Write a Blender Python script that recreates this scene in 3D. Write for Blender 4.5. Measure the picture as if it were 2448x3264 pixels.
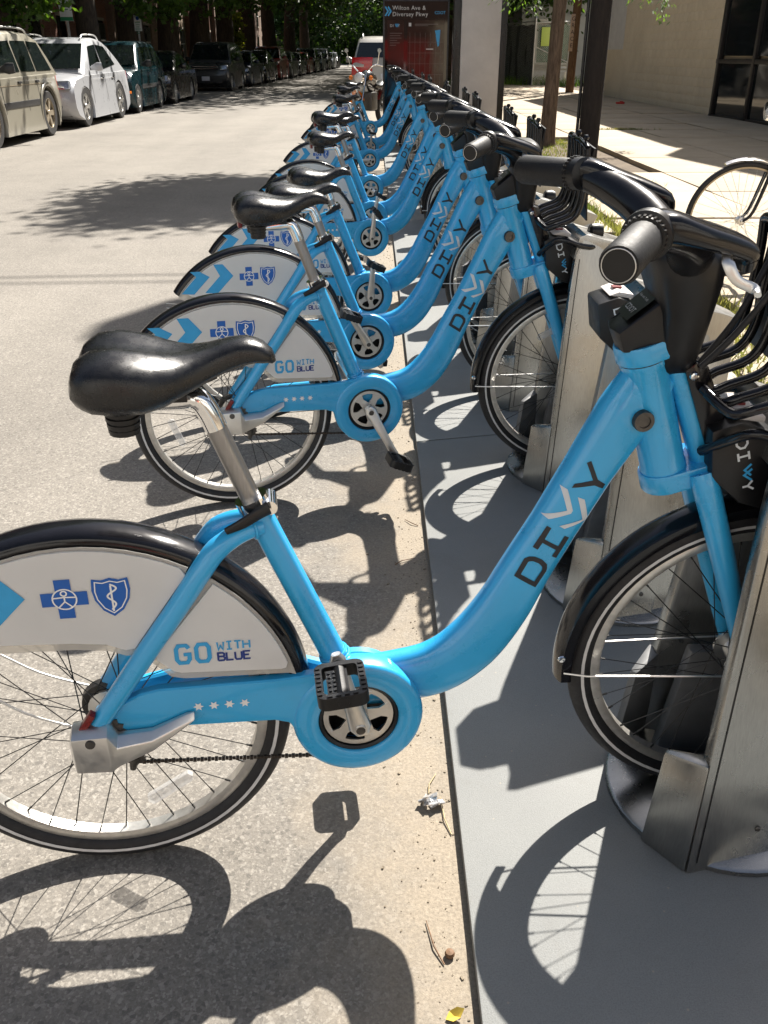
import bpy, bmesh, math, random
import numpy as np
from mathutils import Vector, Matrix
random.seed(7); rng = np.random.default_rng(7)
for o in list(bpy.data.objects): bpy.data.objects.remove(o)
S = bpy.context.scene
COL = S.collection
R = math.radians
# ------------------------------------------------------------------ camera
cam = bpy.data.cameras.new('camera'); camo = bpy.data.objects.new('camera', cam); COL.objects.link(camo)
cam.sensor_fit = 'VERTICAL'; cam.sensor_height = 24.0; cam.lens = 24.0 * 2850.1 / 3264.0
cam.clip_start = 0.02; cam.clip_end = 2000
CR = Vector((0.99993291, -0.01157234, 0.00050769)); CU = Vector((0.00483513, 0.45681492, 0.88954862)); CD = Vector((0.01052608, 0.88948649, -0.45684022))
camo.matrix_world = Matrix(((CR.x, CU.x, -CD.x, 0), (CR.y, CU.y, -CD.y, 0), (CR.z, CU.z, -CD.z, 1.3788), (0, 0, 0, 1)))
S.camera = camo
# ------------------------------------------------------------------ sky, sun, exposure
SUN_AZ, SUN_EL = R(28), R(47)
w = bpy.data.worlds.new('World'); S.world = w; w.use_nodes = True
nt = w.node_tree; bg = nt.nodes['Background']
sky = nt.nodes.new('ShaderNodeTexSky'); sky.sky_type = 'NISHITA'; sky.sun_disc = False
sky.sun_elevation = SUN_EL; sky.sun_rotation = SUN_AZ; sky.air_density = 1.0; sky.dust_density = 2.5; sky.ozone_density = .6
hsv = nt.nodes.new('ShaderNodeHueSaturation'); hsv.inputs['Saturation'].default_value = .80; nt.links.new(sky.outputs[0], hsv.inputs['Color']); nt.links.new(hsv.outputs[0], bg.inputs[0]); bg.inputs[1].default_value = 0.055
sl = bpy.data.lights.new('sun', 'SUN'); sl.energy = 5.0; sl.angle = R(0.53); sl.color = (1.0, 0.945, 0.86)
so = bpy.data.objects.new('sun', sl); COL.objects.link(so)
sd = Vector((math.sin(SUN_AZ) * math.cos(SUN_EL), math.cos(SUN_AZ) * math.cos(SUN_EL), math.sin(SUN_EL)))
so.rotation_euler = sd.to_track_quat('Z', 'Y').to_euler(); so.location = sd * 60
S.view_settings.view_transform = 'Standard'; S.view_settings.look = 'None'
S.view_settings.exposure = 1.26; S.view_settings.gamma = 1.0; S.view_settings.use_curve_mapping = False
S.cycles.max_bounces = 8; S.cycles.transparent_max_bounces = 12; S.cycles.caustics_reflective = False; S.cycles.caustics_refractive = False

# ------------------------------------------------------------------ materials
MATS = {}
def lk(nt, a, b): nt.links.new(a, b)
def new_mat(name):
    m = bpy.data.materials.new(name); m.use_nodes = True
    MATS[name] = m
    return m, m.node_tree, m.node_tree.nodes['Principled BSDF']
def noise(nt, scale, detail=4, rough=.55, vec=None, dist=0):
    n = nt.nodes.new('ShaderNodeTexNoise'); n.inputs['Scale'].default_value = scale; n.inputs['Detail'].default_value = detail
    n.inputs['Roughness'].default_value = rough; n.inputs['Distortion'].default_value = dist
    if vec is not None: lk(nt, vec, n.inputs['Vector'])
    return n
def ramp(nt, src, stops):
    r = nt.nodes.new('ShaderNodeValToRGB'); lk(nt, src, r.inputs[0])
    e = r.color_ramp.elements
    while len(e) < len(stops): e.new(.5)
    for i, (p, c) in enumerate(stops):
        e[i].position = p; e[i].color = (*c, 1) if len(c) == 3 else c
    return r
def g3(v): return (v, v, v)
def mix(nt, fac, a, b, mode='MIX'):
    m = nt.nodes.new('ShaderNodeMix'); m.data_type = 'RGBA'; m.blend_type = mode
    for s, v in ((m.inputs[0], fac), (m.inputs[6], a), (m.inputs[7], b)):
        if hasattr(v, 'is_output'): lk(nt, v, s)
        elif s == m.inputs[0]: s.default_value = v
        else: s.default_value = (*v, 1)
    return m.outputs[2]
def coord(nt, kind='Object'):
    return nt.nodes.new('ShaderNodeTexCoord').outputs[kind]
def geo_pos(nt): return nt.nodes.new('ShaderNodeNewGeometry').outputs['Position']
def bump(nt, b, h, strength, dist=.01):
    n = nt.nodes.new('ShaderNodeBump'); n.inputs['Strength'].default_value = strength; n.inputs['Distance'].default_value = dist
    lk(nt, h, n.inputs['Height']); lk(nt, n.outputs[0], b.inputs['Normal']); return n
def simple(name, col, rough=.5, metal=0, var=.12, vscale=12, bumps=0, bscale=60, coat=0, spec=None, emit=None):
    m, nt, b = new_mat(name)
    if var:
        c = coord(nt); n = noise(nt, vscale, 5, .6, c)
        lo = tuple(x * (1 - var) for x in col); hi = tuple(min(1, x * (1 + var)) for x in col)
        r = ramp(nt, n.outputs[0], [(.3, lo), (.7, hi)]); lk(nt, r.outputs[0], b.inputs['Base Color'])
        n2 = noise(nt, vscale * 2.3, 4, .6, c)
        r2 = ramp(nt, n2.outputs[0], [(.3, g3(max(.02, rough - .06))), (.7, g3(min(1, rough + .08)))]); lk(nt, r2.outputs[0], b.inputs['Roughness'])
    else:
        b.inputs['Base Color'].default_value = (*col, 1); b.inputs['Roughness'].default_value = rough
    b.inputs['Metallic'].default_value = metal
    if coat: b.inputs['Coat Weight'].default_value = coat; b.inputs['Coat Roughness'].default_value = .06
    if spec is not None: b.inputs['Specular IOR Level'].default_value = spec
    if bumps:
        nb = noise(nt, bscale, 5, .6, coord(nt)); bump(nt, b, nb.outputs[0], bumps, .004)
    if emit: b.inputs['Emission Color'].default_value = (*emit[0], 1); b.inputs['Emission Strength'].default_value = emit[1]
    return m
def paint(name, col, rough=.32, coat=.6, dirt=.25, dirtcol=(.10, .085, .07), scale=9):
    m, nt, b = new_mat(name); c = coord(nt); oi = nt.nodes.new('ShaderNodeObjectInfo')
    av = nt.nodes.new('ShaderNodeVectorMath'); av.operation = 'ADD'; lk(nt, c, av.inputs[0])
    rv = nt.nodes.new('ShaderNodeCombineXYZ'); mm = nt.nodes.new('ShaderNodeMath'); mm.operation = 'MULTIPLY'; mm.inputs[1].default_value = 37; lk(nt, oi.outputs['Random'], mm.inputs[0]); lk(nt, mm.outputs[0], rv.inputs[0]); lk(nt, mm.outputs[0], rv.inputs[2]); lk(nt, rv.outputs[0], av.inputs[1])
    c = av.outputs[0]
    n = noise(nt, scale, 6, .65, c); n2 = noise(nt, scale * 14, 5, .75, c); n3 = noise(nt, scale * .5, 4, .6, c)
    mp = nt.nodes.new('ShaderNodeMapping'); mp.inputs['Scale'].default_value = (90, 90, 9); mp.inputs['Rotation'].default_value = (.3, .7, .4); lk(nt, c, mp.inputs[0]); sc = noise(nt, 1.6, 5, .7, mp.outputs[0])
    base = ramp(nt, n.outputs[0], [(.3, tuple(x * .90 for x in col)), (.7, tuple(min(1, x * 1.05) for x in col))]).outputs[0]
    d = ramp(nt, n2.outputs[0], [(.66, g3(0)), (.76, g3(dirt * 2.2))]).outputs[0]
    base = mix(nt, d, base, dirtcol)
    grime = ramp(nt, n3.outputs[0], [(.48, g3(0)), (.80, g3(dirt * .8))]).outputs[0]
    base = mix(nt, grime, base, tuple(x * .55 for x in col))
    scr = ramp(nt, sc.outputs[0], [(.70, g3(0)), (.74, g3(.45))]).outputs[0]
    lk(nt, mix(nt, scr, base, tuple(min(1, x * .6 + .16) for x in col)), b.inputs['Base Color'])
    lk(nt, ramp(nt, n.outputs[0], [(.35, g3(rough * .8)), (.7, g3(min(1, rough * 1.5)))]).outputs[0], b.inputs['Roughness'])
    b.inputs['Coat Weight'].default_value = coat; b.inputs['Coat Roughness'].default_value = .08
    bump(nt, b, n2.outputs[0], .04, .002)
    return m
M = {}
M['blue'] = paint('bicycle_blue_paint', (.032, .395, .76), .30, .6, dirt=.30, scale=14)
M['black'] = simple('black_plastic', (.008, .008, .009), .36, 0, .3, 20, .05, 300, spec=.4)
M['black_gloss'] = simple('black_gloss_paint', (.006, .006, .008), .16, 0, .3, 10, spec=.45)
M['rubber'] = simple('black_rubber', (.013, .013, .015), .62, 0, .3, 40, .15, 400)
M['grip'] = simple('grip_rubber', (.011, .011, .012), .55, 0, .2, 60, .2, 900, spec=.35)
M['saddle'] = simple('saddle_vinyl', (.007, .007, .008), .27, 0, .2, 30, .16, 700, spec=.5)
M['chrome'] = simple('polished_steel', (.80, .80, .80), .10, 1, .06, 30)
M['alloy'] = simple('cast_alloy', (.72, .715, .70), .36, 1, .05, 25, .03, 200)
M['steel_dk'] = simple('dark_steel', (.10, .095, .09), .42, .85, .3, 60)
M['chain'] = simple('rusty_chain', (.045, .035, .028), .55, .6, .4, 300)
M['rim'] = simple('wheel_rim', (.62, .60, .56), .33, .75, .16, 40)
M['stripe'] = simple('reflective_stripe', (.62, .62, .62), .45, 0, .1, 40)
M['spoke'] = simple('spoke_steel', (.03, .03, .03), .35, .6, 0)
M['white_print'] = simple('white_print', (.80, .80, .80), .4, 0, .06, 40)
M['silver_print'] = simple('silver_print', (.62, .66, .70), .4, 0, .06, 40)
M['black_print'] = simple('black_print', (.012, .014, .02), .4, 0, .2, 40)
M['cyan_print'] = simple('cyan_print', (.03, .33, .66), .42, 0, .05, 40)
M['navy_print'] = simple('blue_print', (.006, .10, .42), .42, 0, .05, 40)
M['deepnavy_print'] = simple('navy_print', (.01, .035, .21), .42, 0, .05, 40)
M['red_refl'] = simple('red_reflector', (.16, .006, .006), .3, 0, .3, 200)
M['amber'] = simple('amber_lens', (.85, .22, .02), .2, 0, .1, 100)
M['glass_lamp'] = simple('lamp_glass', (.75, .76, .78), .12, .2, .2, 60)
def panel_mat():
    m, nt, b = new_mat('white_panel'); c = coord(nt)
    n = noise(nt, 60, 5, .7, c); n2 = noise(nt, 7, 4, .6, c)
    base = ramp(nt, n2.outputs[0], [(.3, (.82, .825, .83)), (.7, (.90, .90, .90))]).outputs[0]
    d = ramp(nt, n.outputs[0], [(.66, g3(0)), (.78, g3(.35))]).outputs[0]
    lk(nt, mix(nt, d, base, (.42, .39, .34)), b.inputs['Base Color']); b.inputs['Roughness'].default_value = .35
    tr = nt.nodes.new('ShaderNodeBsdfTranslucent'); tr.inputs[0].default_value = (.8, .8, .78, 1)
    ms = nt.nodes.new('ShaderNodeMixShader'); ms.inputs[0].default_value = .35
    lk(nt, b.outputs[0], ms.inputs[1]); lk(nt, tr.outputs[0], ms.inputs[2]); lk(nt, ms.outputs[0], nt.nodes['Material Output'].inputs[0])
    return m
M['panel'] = panel_mat()
def clear_mat(name, col=(.9, .93, .93), rough=.08, alpha=.75):
    m, nt, b = new_mat(name); b.inputs['Base Color'].default_value = (*col, 1); b.inputs['Roughness'].default_value = rough
    tr = nt.nodes.new('ShaderNodeBsdfTransparent'); tr.inputs[0].default_value = (*col, 1)
    ms = nt.nodes.new('ShaderNodeMixShader'); ms.inputs[0].default_value = alpha
    lk(nt, b.outputs[0], ms.inputs[1]); lk(nt, tr.outputs[0], ms.inputs[2]); lk(nt, ms.outputs[0], nt.nodes['Material Output'].inputs[0])
    return m
M['clear'] = clear_mat('clear_plastic', (.82, .80, .76), .1, .62)
M['clear_refl'] = clear_mat('clear_reflector', (.9, .9, .9), .12, .72)
def brushed(name, col, rough):
    m, nt, b = new_mat(name); c = coord(nt)
    mp = nt.nodes.new('ShaderNodeMapping'); mp.inputs['Scale'].default_value = (60, 60, 2); lk(nt, c, mp.inputs[0])
    n = noise(nt, 6, 6, .7, mp.outputs[0]); n2 = noise(nt, 5, 5, .65, c)
    a = ramp(nt, n.outputs[0], [(.3, tuple(x * .8 for x in col)), (.7, col)]).outputs[0]
    bb = ramp(nt, n2.outputs[0], [(.30, g3(.86)), (.70, g3(1.0))]).outputs[0]
    lk(nt, mix(nt, 1, a, bb, 'MULTIPLY'), b.inputs['Base Color'])
    lk(nt, ramp(nt, n2.outputs[0], [(.3, g3(rough - .08)), (.7, g3(rough + .14))]).outputs[0], b.inputs['Roughness'])
    b.inputs['Metallic'].default_value = 1
    return m
M['stainless'] = brushed('stainless_steel', (.40, .40, .39), .27)
M['liner'] = simple('dark_grey_liner', (.17, .172, .175), .4, .2, .2, 12)
M['seatpost'] = brushed('worn_seatpost', (.36, .35, .345), .34)
def asphalt_mat():
    m, nt, b = new_mat('asphalt'); p = geo_pos(nt)
    v = nt.nodes.new('ShaderNodeTexVoronoi'); v.inputs['Scale'].default_value = 260; lk(nt, p, v.inputs['Vector'])
    v2 = nt.nodes.new('ShaderNodeTexVoronoi'); v2.inputs['Scale'].default_value = 135; v2.inputs['Randomness'].default_value = 1; lk(nt, p, v2.inputs['Vector'])
    sp = nt.nodes.new('ShaderNodeSeparateColor'); lk(nt, v.outputs['Color'], sp.inputs[0]); sp2 = nt.nodes.new('ShaderNodeSeparateColor'); lk(nt, v2.outputs['Color'], sp2.inputs[0])
    ag = ramp(nt, sp.outputs[0], [(0, (.125, .114, .100)), (.5, (.195, .178, .155)), (.85, (.255, .232, .20)), (1, (.40, .37, .325))]).outputs[0]
    fn = noise(nt, 420, 3, .7, p); big = noise(nt, .45, 5, .6, p); mid = noise(nt, 9, 5, .6, p); patch = noise(nt, 2.6, 5, .65, p)
    c1 = mix(nt, .5, ag, ramp(nt, fn.outputs[0], [(.3, (.142, .129, .112)), (.7, (.25, .227, .195))]).outputs[0])
    st = ramp(nt, sp2.outputs[1], [(.86, g3(0)), (.93, g3(.40))]).outputs[0]; c1 = mix(nt, st, c1, (.38, .355, .315))
    dk = ramp(nt, sp2.outputs[2], [(.84, g3(0)), (.93, g3(.48))]).outputs[0]; c1 = mix(nt, dk, c1, (.085, .078, .07))
    mp = nt.nodes.new('ShaderNodeMapping'); mp.inputs['Scale'].default_value = (1.1, .06, 1); lk(nt, p, mp.inputs[0]); trk = noise(nt, 1.0, 3, .5, mp.outputs[0])
    c2 = mix(nt, .8, c1, ramp(nt, big.outputs[0], [(.3, g3(.84)), (.7, g3(1.12))]).outputs[0], 'MULTIPLY')
    c2 = mix(nt, .6, c2, ramp(nt, trk.outputs[0], [(.35, g3(.82)), (.65, g3(1.12))]).outputs[0], 'MULTIPLY')
    c2 = mix(nt, .5, c2, ramp(nt, patch.outputs[0], [(.3, g3(.84)), (.7, g3(1.12))]).outputs[0], 'MULTIPLY')
    oil = ramp(nt, noise(nt, 1.1, 4, .6, p, .6).outputs[0], [(.66, g3(0)), (.74, g3(.35))]).outputs[0]; c2 = mix(nt, oil, c2, (.07, .064, .058))
    # pale sand that has gathered along the platform edge
    sx = nt.nodes.new('ShaderNodeSeparateXYZ'); lk(nt, p, sx.inputs[0])
    ma = nt.nodes.new('ShaderNodeMath'); ma.operation = 'MULTIPLY_ADD'; lk(nt, patch.outputs[0], ma.inputs[0]); ma.inputs[1].default_value = .75; lk(nt, sx.outputs[0], ma.inputs[2])
    mb2 = nt.nodes.new('ShaderNodeMath'); mb2.operation = 'MULTIPLY_ADD'; lk(nt, mid.outputs[0], mb2.inputs[0]); mb2.inputs[1].default_value = .30; lk(nt, ma.outputs[0], mb2.inputs[2])
    sm = ramp(nt, mb2.outputs[0], [(.34, g3(0)), (.66, g3(.85))]).outputs[0]
    sandn = noise(nt, 160, 4, .7, p)
    sand = ramp(nt, sandn.outputs[0], [(.3, (.19, .155, .112)), (.7, (.37, .31, .232))]).outputs[0]
    lk(nt, mix(nt, sm, c2, sand), b.inputs['Base Color']); b.inputs['Roughness'].default_value = .82
    hb = mix(nt, .5, sp.outputs[0], fn.outputs[0]); bump(nt, b, hb, .5, .003)
    return m
M['asphalt'] = asphalt_mat()
def concrete_mat(name, c0, c1, stain=.25, scale=1.0, rough=.8):
    m, nt, b = new_mat(name); p = geo_pos(nt)
    n = noise(nt, 1.6 * scale, 6, .65, p); n2 = noise(nt, 130 * scale, 3, .7, p); n3 = noise(nt, 12 * scale, 5, .7, p)
    base = ramp(nt, n.outputs[0], [(.3, c0), (.7, c1)]).outputs[0]
    base = mix(nt, .35, base, ramp(nt, n2.outputs[0], [(.3, g3(.6)), (.7, g3(1.15))]).outputs[0], 'MULTIPLY')
    st = ramp(nt, n3.outputs[0], [(.58, g3(0)), (.8, g3(stain))]).outputs[0]
    lk(nt, mix(nt, st, base, tuple(x * .45 for x in c0)), b.inputs['Base Color']); b.inputs['Roughness'].default_value = rough
    bump(nt, b, n2.outputs[0], .25, .003)
    return m
M['sidewalk'] = concrete_mat('sidewalk_concrete', (.34, .275, .19), (.43, .35, .25), .25)
M['kerb'] = concrete_mat('kerb_concrete', (.30, .27, .22), (.40, .36, .30), .3)
def plate_mat():
    m, nt, b = new_mat('platform_coating'); p = geo_pos(nt)
    n = noise(nt, 1.4, 6, .65, p); f = noise(nt, 380, 3, .7, p); w_ = noise(nt, 5, 6, .7, p, .8)
    base = ramp(nt, n.outputs[0], [(.3, (.165, .170, .166)), (.7, (.212, .216, .208))]).outputs[0]
    base = mix(nt, .6, base, ramp(nt, f.outputs[0], [(.32, g3(.70)), (.5, g3(1.0)), (.68, g3(1.22))]).outputs[0], 'MULTIPLY')
    st = ramp(nt, w_.outputs[0], [(.56, g3(0)), (.78, g3(.30))]).outputs[0]; base = mix(nt, st, base, (.12, .105, .085))
    v = nt.nodes.new('ShaderNodeTexVoronoi'); v.inputs['Scale'].default_value = 26; lk(nt, p, v.inputs['Vector']); fl = ramp(nt, v.outputs['Distance'], [(.03, g3(.7)), (.07, g3(0))]).outputs[0]
    base = mix(nt, fl, base, (.33, .29, .22))
    mp = nt.nodes.new('ShaderNodeMapping'); mp.inputs['Scale'].default_value = (1.2, 26, 1); mp.inputs['Rotation'].default_value = (0, 0, -.75); lk(nt, p, mp.inputs[0]); sc = ramp(nt, noise(nt, 1.2, 4, .6, mp.outputs[0]).outputs[0], [(.71, g3(0)), (.735, g3(.4))]).outputs[0]
    lk(nt, mix(nt, sc, base, (.40, .38, .33)), b.inputs['Base Color']); b.inputs['Roughness'].default_value = .62; bump(nt, b, f.outputs[0], .3, .002)
    return m
M['plate'] = plate_mat()
M['block'] = concrete_mat('painted_block', (.64, .545, .40), (.74, .64, .48), .3, .7)
M['block_dirty'] = concrete_mat('painted_block_upper', (.64, .545, .40), (.74, .64, .48), .2, .5)
M['patch'] = simple('white_wall_paint', (.60, .58, .55), .8, 0, .08, 4)
M['soil'] = concrete_mat('soil', (.085, .062, .04), (.16, .12, .08), .4, 3, .95)
M['earth'] = concrete_mat('bare_ground', (.10, .085, .06), (.16, .13, .09), .4, 1, .95)
def leaf_mat(name, c0, c1, trans=.5):
    m, nt, b = new_mat(name)
    oi = nt.nodes.new('ShaderNodeNewGeometry'); p = oi.outputs['Position']
    wn = nt.nodes.new('ShaderNodeTexWhiteNoise'); n = noise(nt, 1.3, 3, .6, p)
    sn = nt.nodes.new('ShaderNodeVectorMath'); sn.operation = 'SNAP'; sn.inputs[1].default_value = (.25, .25, .25); lk(nt, p, sn.inputs[0]); lk(nt, sn.outputs[0], wn.inputs[0])
    f = mix(nt, .5, n.outputs[0], wn.outputs[0])
    col = ramp(nt, f, [(.25, c0), (.75, c1)]).outputs[0]
    lk(nt, col, b.inputs['Base Color']); b.inputs['Roughness'].default_value = .5
    tr = nt.nodes.new('ShaderNodeBsdfTranslucent'); hs = nt.nodes.new('ShaderNodeHueSaturation'); hs.inputs['Hue'].default_value = .485; hs.inputs['Value'].default_value = 1.7; hs.inputs['Saturation'].default_value = 1.1
    lk(nt, col, hs.inputs['Color']); lk(nt, hs.outputs[0], tr.inputs[0])
    ms = nt.nodes.new('ShaderNodeMixShader'); ms.inputs[0].default_value = trans
    lk(nt, b.outputs[0], ms.inputs[1]); lk(nt, tr.outputs[0], ms.inputs[2]); lk(nt, ms.outputs[0], nt.nodes['Material Output'].inputs[0])
    return m
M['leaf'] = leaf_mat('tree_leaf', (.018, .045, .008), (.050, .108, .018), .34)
M['leaf_y'] = leaf_mat('young_and_sunlit_leaf', (.045, .10, .015), (.10, .19, .03), .45)  # young tree; its paler green also paints sunlight into the low branches
M['grass'] = leaf_mat('grass_blade', (.10, .14, .03), (.24, .24, .07), .35)
M['ivy'] = leaf_mat('yellow_green_leaf', (.14, .19, .02), (.26, .30, .04), .45)
def bark_mat(name, c0, c1):
    m, nt, b = new_mat(name); c = coord(nt)
    mp = nt.nodes.new('ShaderNodeMapping'); mp.inputs['Scale'].default_value = (1, 1, .18); lk(nt, c, mp.inputs[0])
    n = noise(nt, 26, 6, .7, mp.outputs[0], .5)
    lk(nt, ramp(nt, n.outputs[0], [(.35, c0), (.65, c1)]).outputs[0], b.inputs['Base Color']); b.inputs['Roughness'].default_value = .9
    bump(nt, b, n.outputs[0], .8, .02)
    return m
M['bark'] = bark_mat('bark', (.028, .021, .015), (.095, .072, .05))
M['bark_y'] = bark_mat('young_bark', (.07, .045, .03), (.20, .14, .095))
M['pole_wood'] = bark_mat('weathered_pole', (.012, .009, .008), (.026, .020, .017))
M['pole_brown'] = bark_mat('brown_pole', (.10, .05, .022), (.20, .11, .05))
def brick_mat(name, c1, c2, mortar):
    m, nt, b = new_mat(name); c = coord(nt)
    br = nt.nodes.new('ShaderNodeTexBrick'); br.inputs['Scale'].default_value = 4.5
    br.inputs['Color1'].default_value = (*c1, 1); br.inputs['Color2'].default_value = (*c2, 1); br.inputs['Mortar'].default_value = (*mortar, 1)
    br.inputs['Mortar Size'].default_value = .012
    sx = nt.nodes.new('ShaderNodeSeparateXYZ'); lk(nt, c, sx.inputs[0]); cb = nt.nodes.new('ShaderNodeCombineXYZ')
    ad = nt.nodes.new('ShaderNodeMath'); lk(nt, sx.outputs[0], ad.inputs[0]); lk(nt, sx.outputs[1], ad.inputs[1])
    lk(nt, ad.outputs[0], cb.inputs[0]); lk(nt, sx.outputs[2], cb.inputs[1]); lk(nt, cb.outputs[0], br.inputs['Vector'])
    lk(nt, br.outputs[0], b.inputs['Base Color']); b.inputs['Roughness'].default_value = .85
    bump(nt, b, br.outputs['Fac'], -.3, .01)
    return m
M['brick'] = brick_mat('red_brick', (.20, .085, .055), (.27, .12, .08), (.30, .27, .23))
M['brick2'] = brick_mat('brown_brick', (.16, .10, .07), (.22, .14, .10), (.28, .25, .21))
M['brick3'] = brick_mat('pale_brick', (.34, .24, .17), (.42, .31, .22), (.36, .33, .29))
M['brick_dk'] = brick_mat('dark_brown_brick', (.07, .04, .03), (.10, .055, .04), (.12, .10, .09))
M['facade_fill'] = simple('pale_fill_facade', (.52, .515, .50), .8, 0, .1, 1.5)  # pale neutral tone chosen to bounce fill light from the unseen wall
M['stone'] = simple('limestone_trim', (.36, .32, .26), .8, 0, .12, 5)
M['siding'] = simple('grey_siding', (.42, .45, .46), .6, 0, .08, 3)
M['roof'] = simple('dark_roofing', (.05, .05, .05), .9, 0, .2, 5)
M['window_dark'] = simple('window_glass', (.012, .015, .017), .05, 0, 0)
M['frame_dark'] = simple('dark_window_frame', (.025, .023, .022), .4, .3, .2, 10)
M['car_glass'] = simple('car_glass', (.010, .014, .014), .04, 0, 0, spec=.7)
M['car_black'] = simple('car_black_trim', (.015, .015, .016), .45, 0, .2, 20)
M['tyre'] = simple('car_tyre', (.016, .015, .015), .75, 0, .3, 30, .2, 80)
M['car_rim'] = simple('car_alloy_rim', (.58, .57, .55), .28, .8, .08, 20)
M['tan_rim'] = simple('car_tan_rim', (.40, .34, .25), .35, .6, .08, 20)
M['headlamp'] = simple('headlamp_lens', (.34, .36, .40), .08, .55, .55, 22)
M['tail_red'] = simple('tail_lamp', (.50, .008, .010), .14, 0, .2, 30, coat=.5)
M['number_plate'] = simple('number_plate', (.62, .64, .70), .4, 0, .05, 20)
def carpaint(name, col, rough, flake):
    m = simple(name, col, rough, flake, .03, 1.5, coat=.6); return m
M['c_gold'] = carpaint('gold_car_paint', (.30, .28, .225), .32, .25); M['c_silver'] = carpaint('silver_car_paint', (.46, .47, .49), .30, .1)
M['c_teal'] = carpaint('teal_car_paint', (.003, .026, .034), .26, .1); M['c_black'] = carpaint('black_car_paint', (.008, .007, .009), .25, 0)
M['c_grey'] = carpaint('grey_car_paint', (.06, .062, .066), .3, .2); M['c_red'] = carpaint('red_car_paint', (.16, .012, .010), .3, 0)
M['c_tan'] = carpaint('tan_silver_car_paint', (.46, .44, .40), .34, .2); M['c_white'] = carpaint('white_car_paint', (.72, .73, .74), .3, 0); M['c_blue'] = carpaint('navy_car_paint', (.010, .018, .04), .3, .1)
M['sign_white'] = simple('sign_white', (.74, .76, .76), .4, 0, .04, 20)
M['board_tan'] = simple('tan_board', (.52, .36, .24), .6, 0, .05, 20)
M['sign_green'] = simple('sign_green', (.01, .21, .085), .4, 0, .05, 20)
M['sign_lime'] = simple('sign_lime', (.38, .52, .10), .4, 0, .05, 20)
M['galv'] = simple('galvanised_steel', (.48, .49, .49), .42, .8, .12, 20)
M['mesh_green'] = simple('green_screen_fabric', (.015, .075, .055), .8, 0, .25, 8)
M['mesh_dark'] = simple('dark_screen_fabric', (.035, .04, .038), .8, 0, .3, 6)
M['kiosk_grey'] = simple('kiosk_grey_panel', (.60, .56, .53), .42, .0, .1, 2.5)
M['kiosk_black'] = simple('kiosk_black', (.010, .010, .011), .3, .2, .2, 4)
M['kiosk_glass'] = simple('kiosk_map_glass', (.010, .007, .007), .035, 0, 0, spec=.5)
M['kiosk_brown'] = simple('map_background', (.020, .011, .009), .06, 0, .2, 3, spec=.4)
M['kiosk_text'] = simple('pale_print', (.55, .55, .55), .3, 0, 0)
M['kiosk_dimtext'] = simple('dim_print', (.10, .08, .075), .3, 0, 0)
M['red_banner'] = simple('red_banner', (.50, .035, .03), .5, 0, .05, 4)
M['foil'] = simple('crumpled_foil', (.62, .62, .63), .3, .6, .3, 60)
M['yellow_leaf'] = simple('yellow_leaf', (.62, .45, .06), .6, 0, .2, 60)
M['brown_leaf'] = simple('brown_leaf', (.16, .085, .04), .7, 0, .3, 60)
M['straw'] = simple('dry_straw', (.42, .33, .18), .7, 0, .2, 60)
M['pink'] = simple('pink_plastic', (.80, .10, .45), .4, 0, .05, 60)
M['grit'] = simple('grit', (.20, .165, .12), .9, 0, .4, 90)

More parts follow.
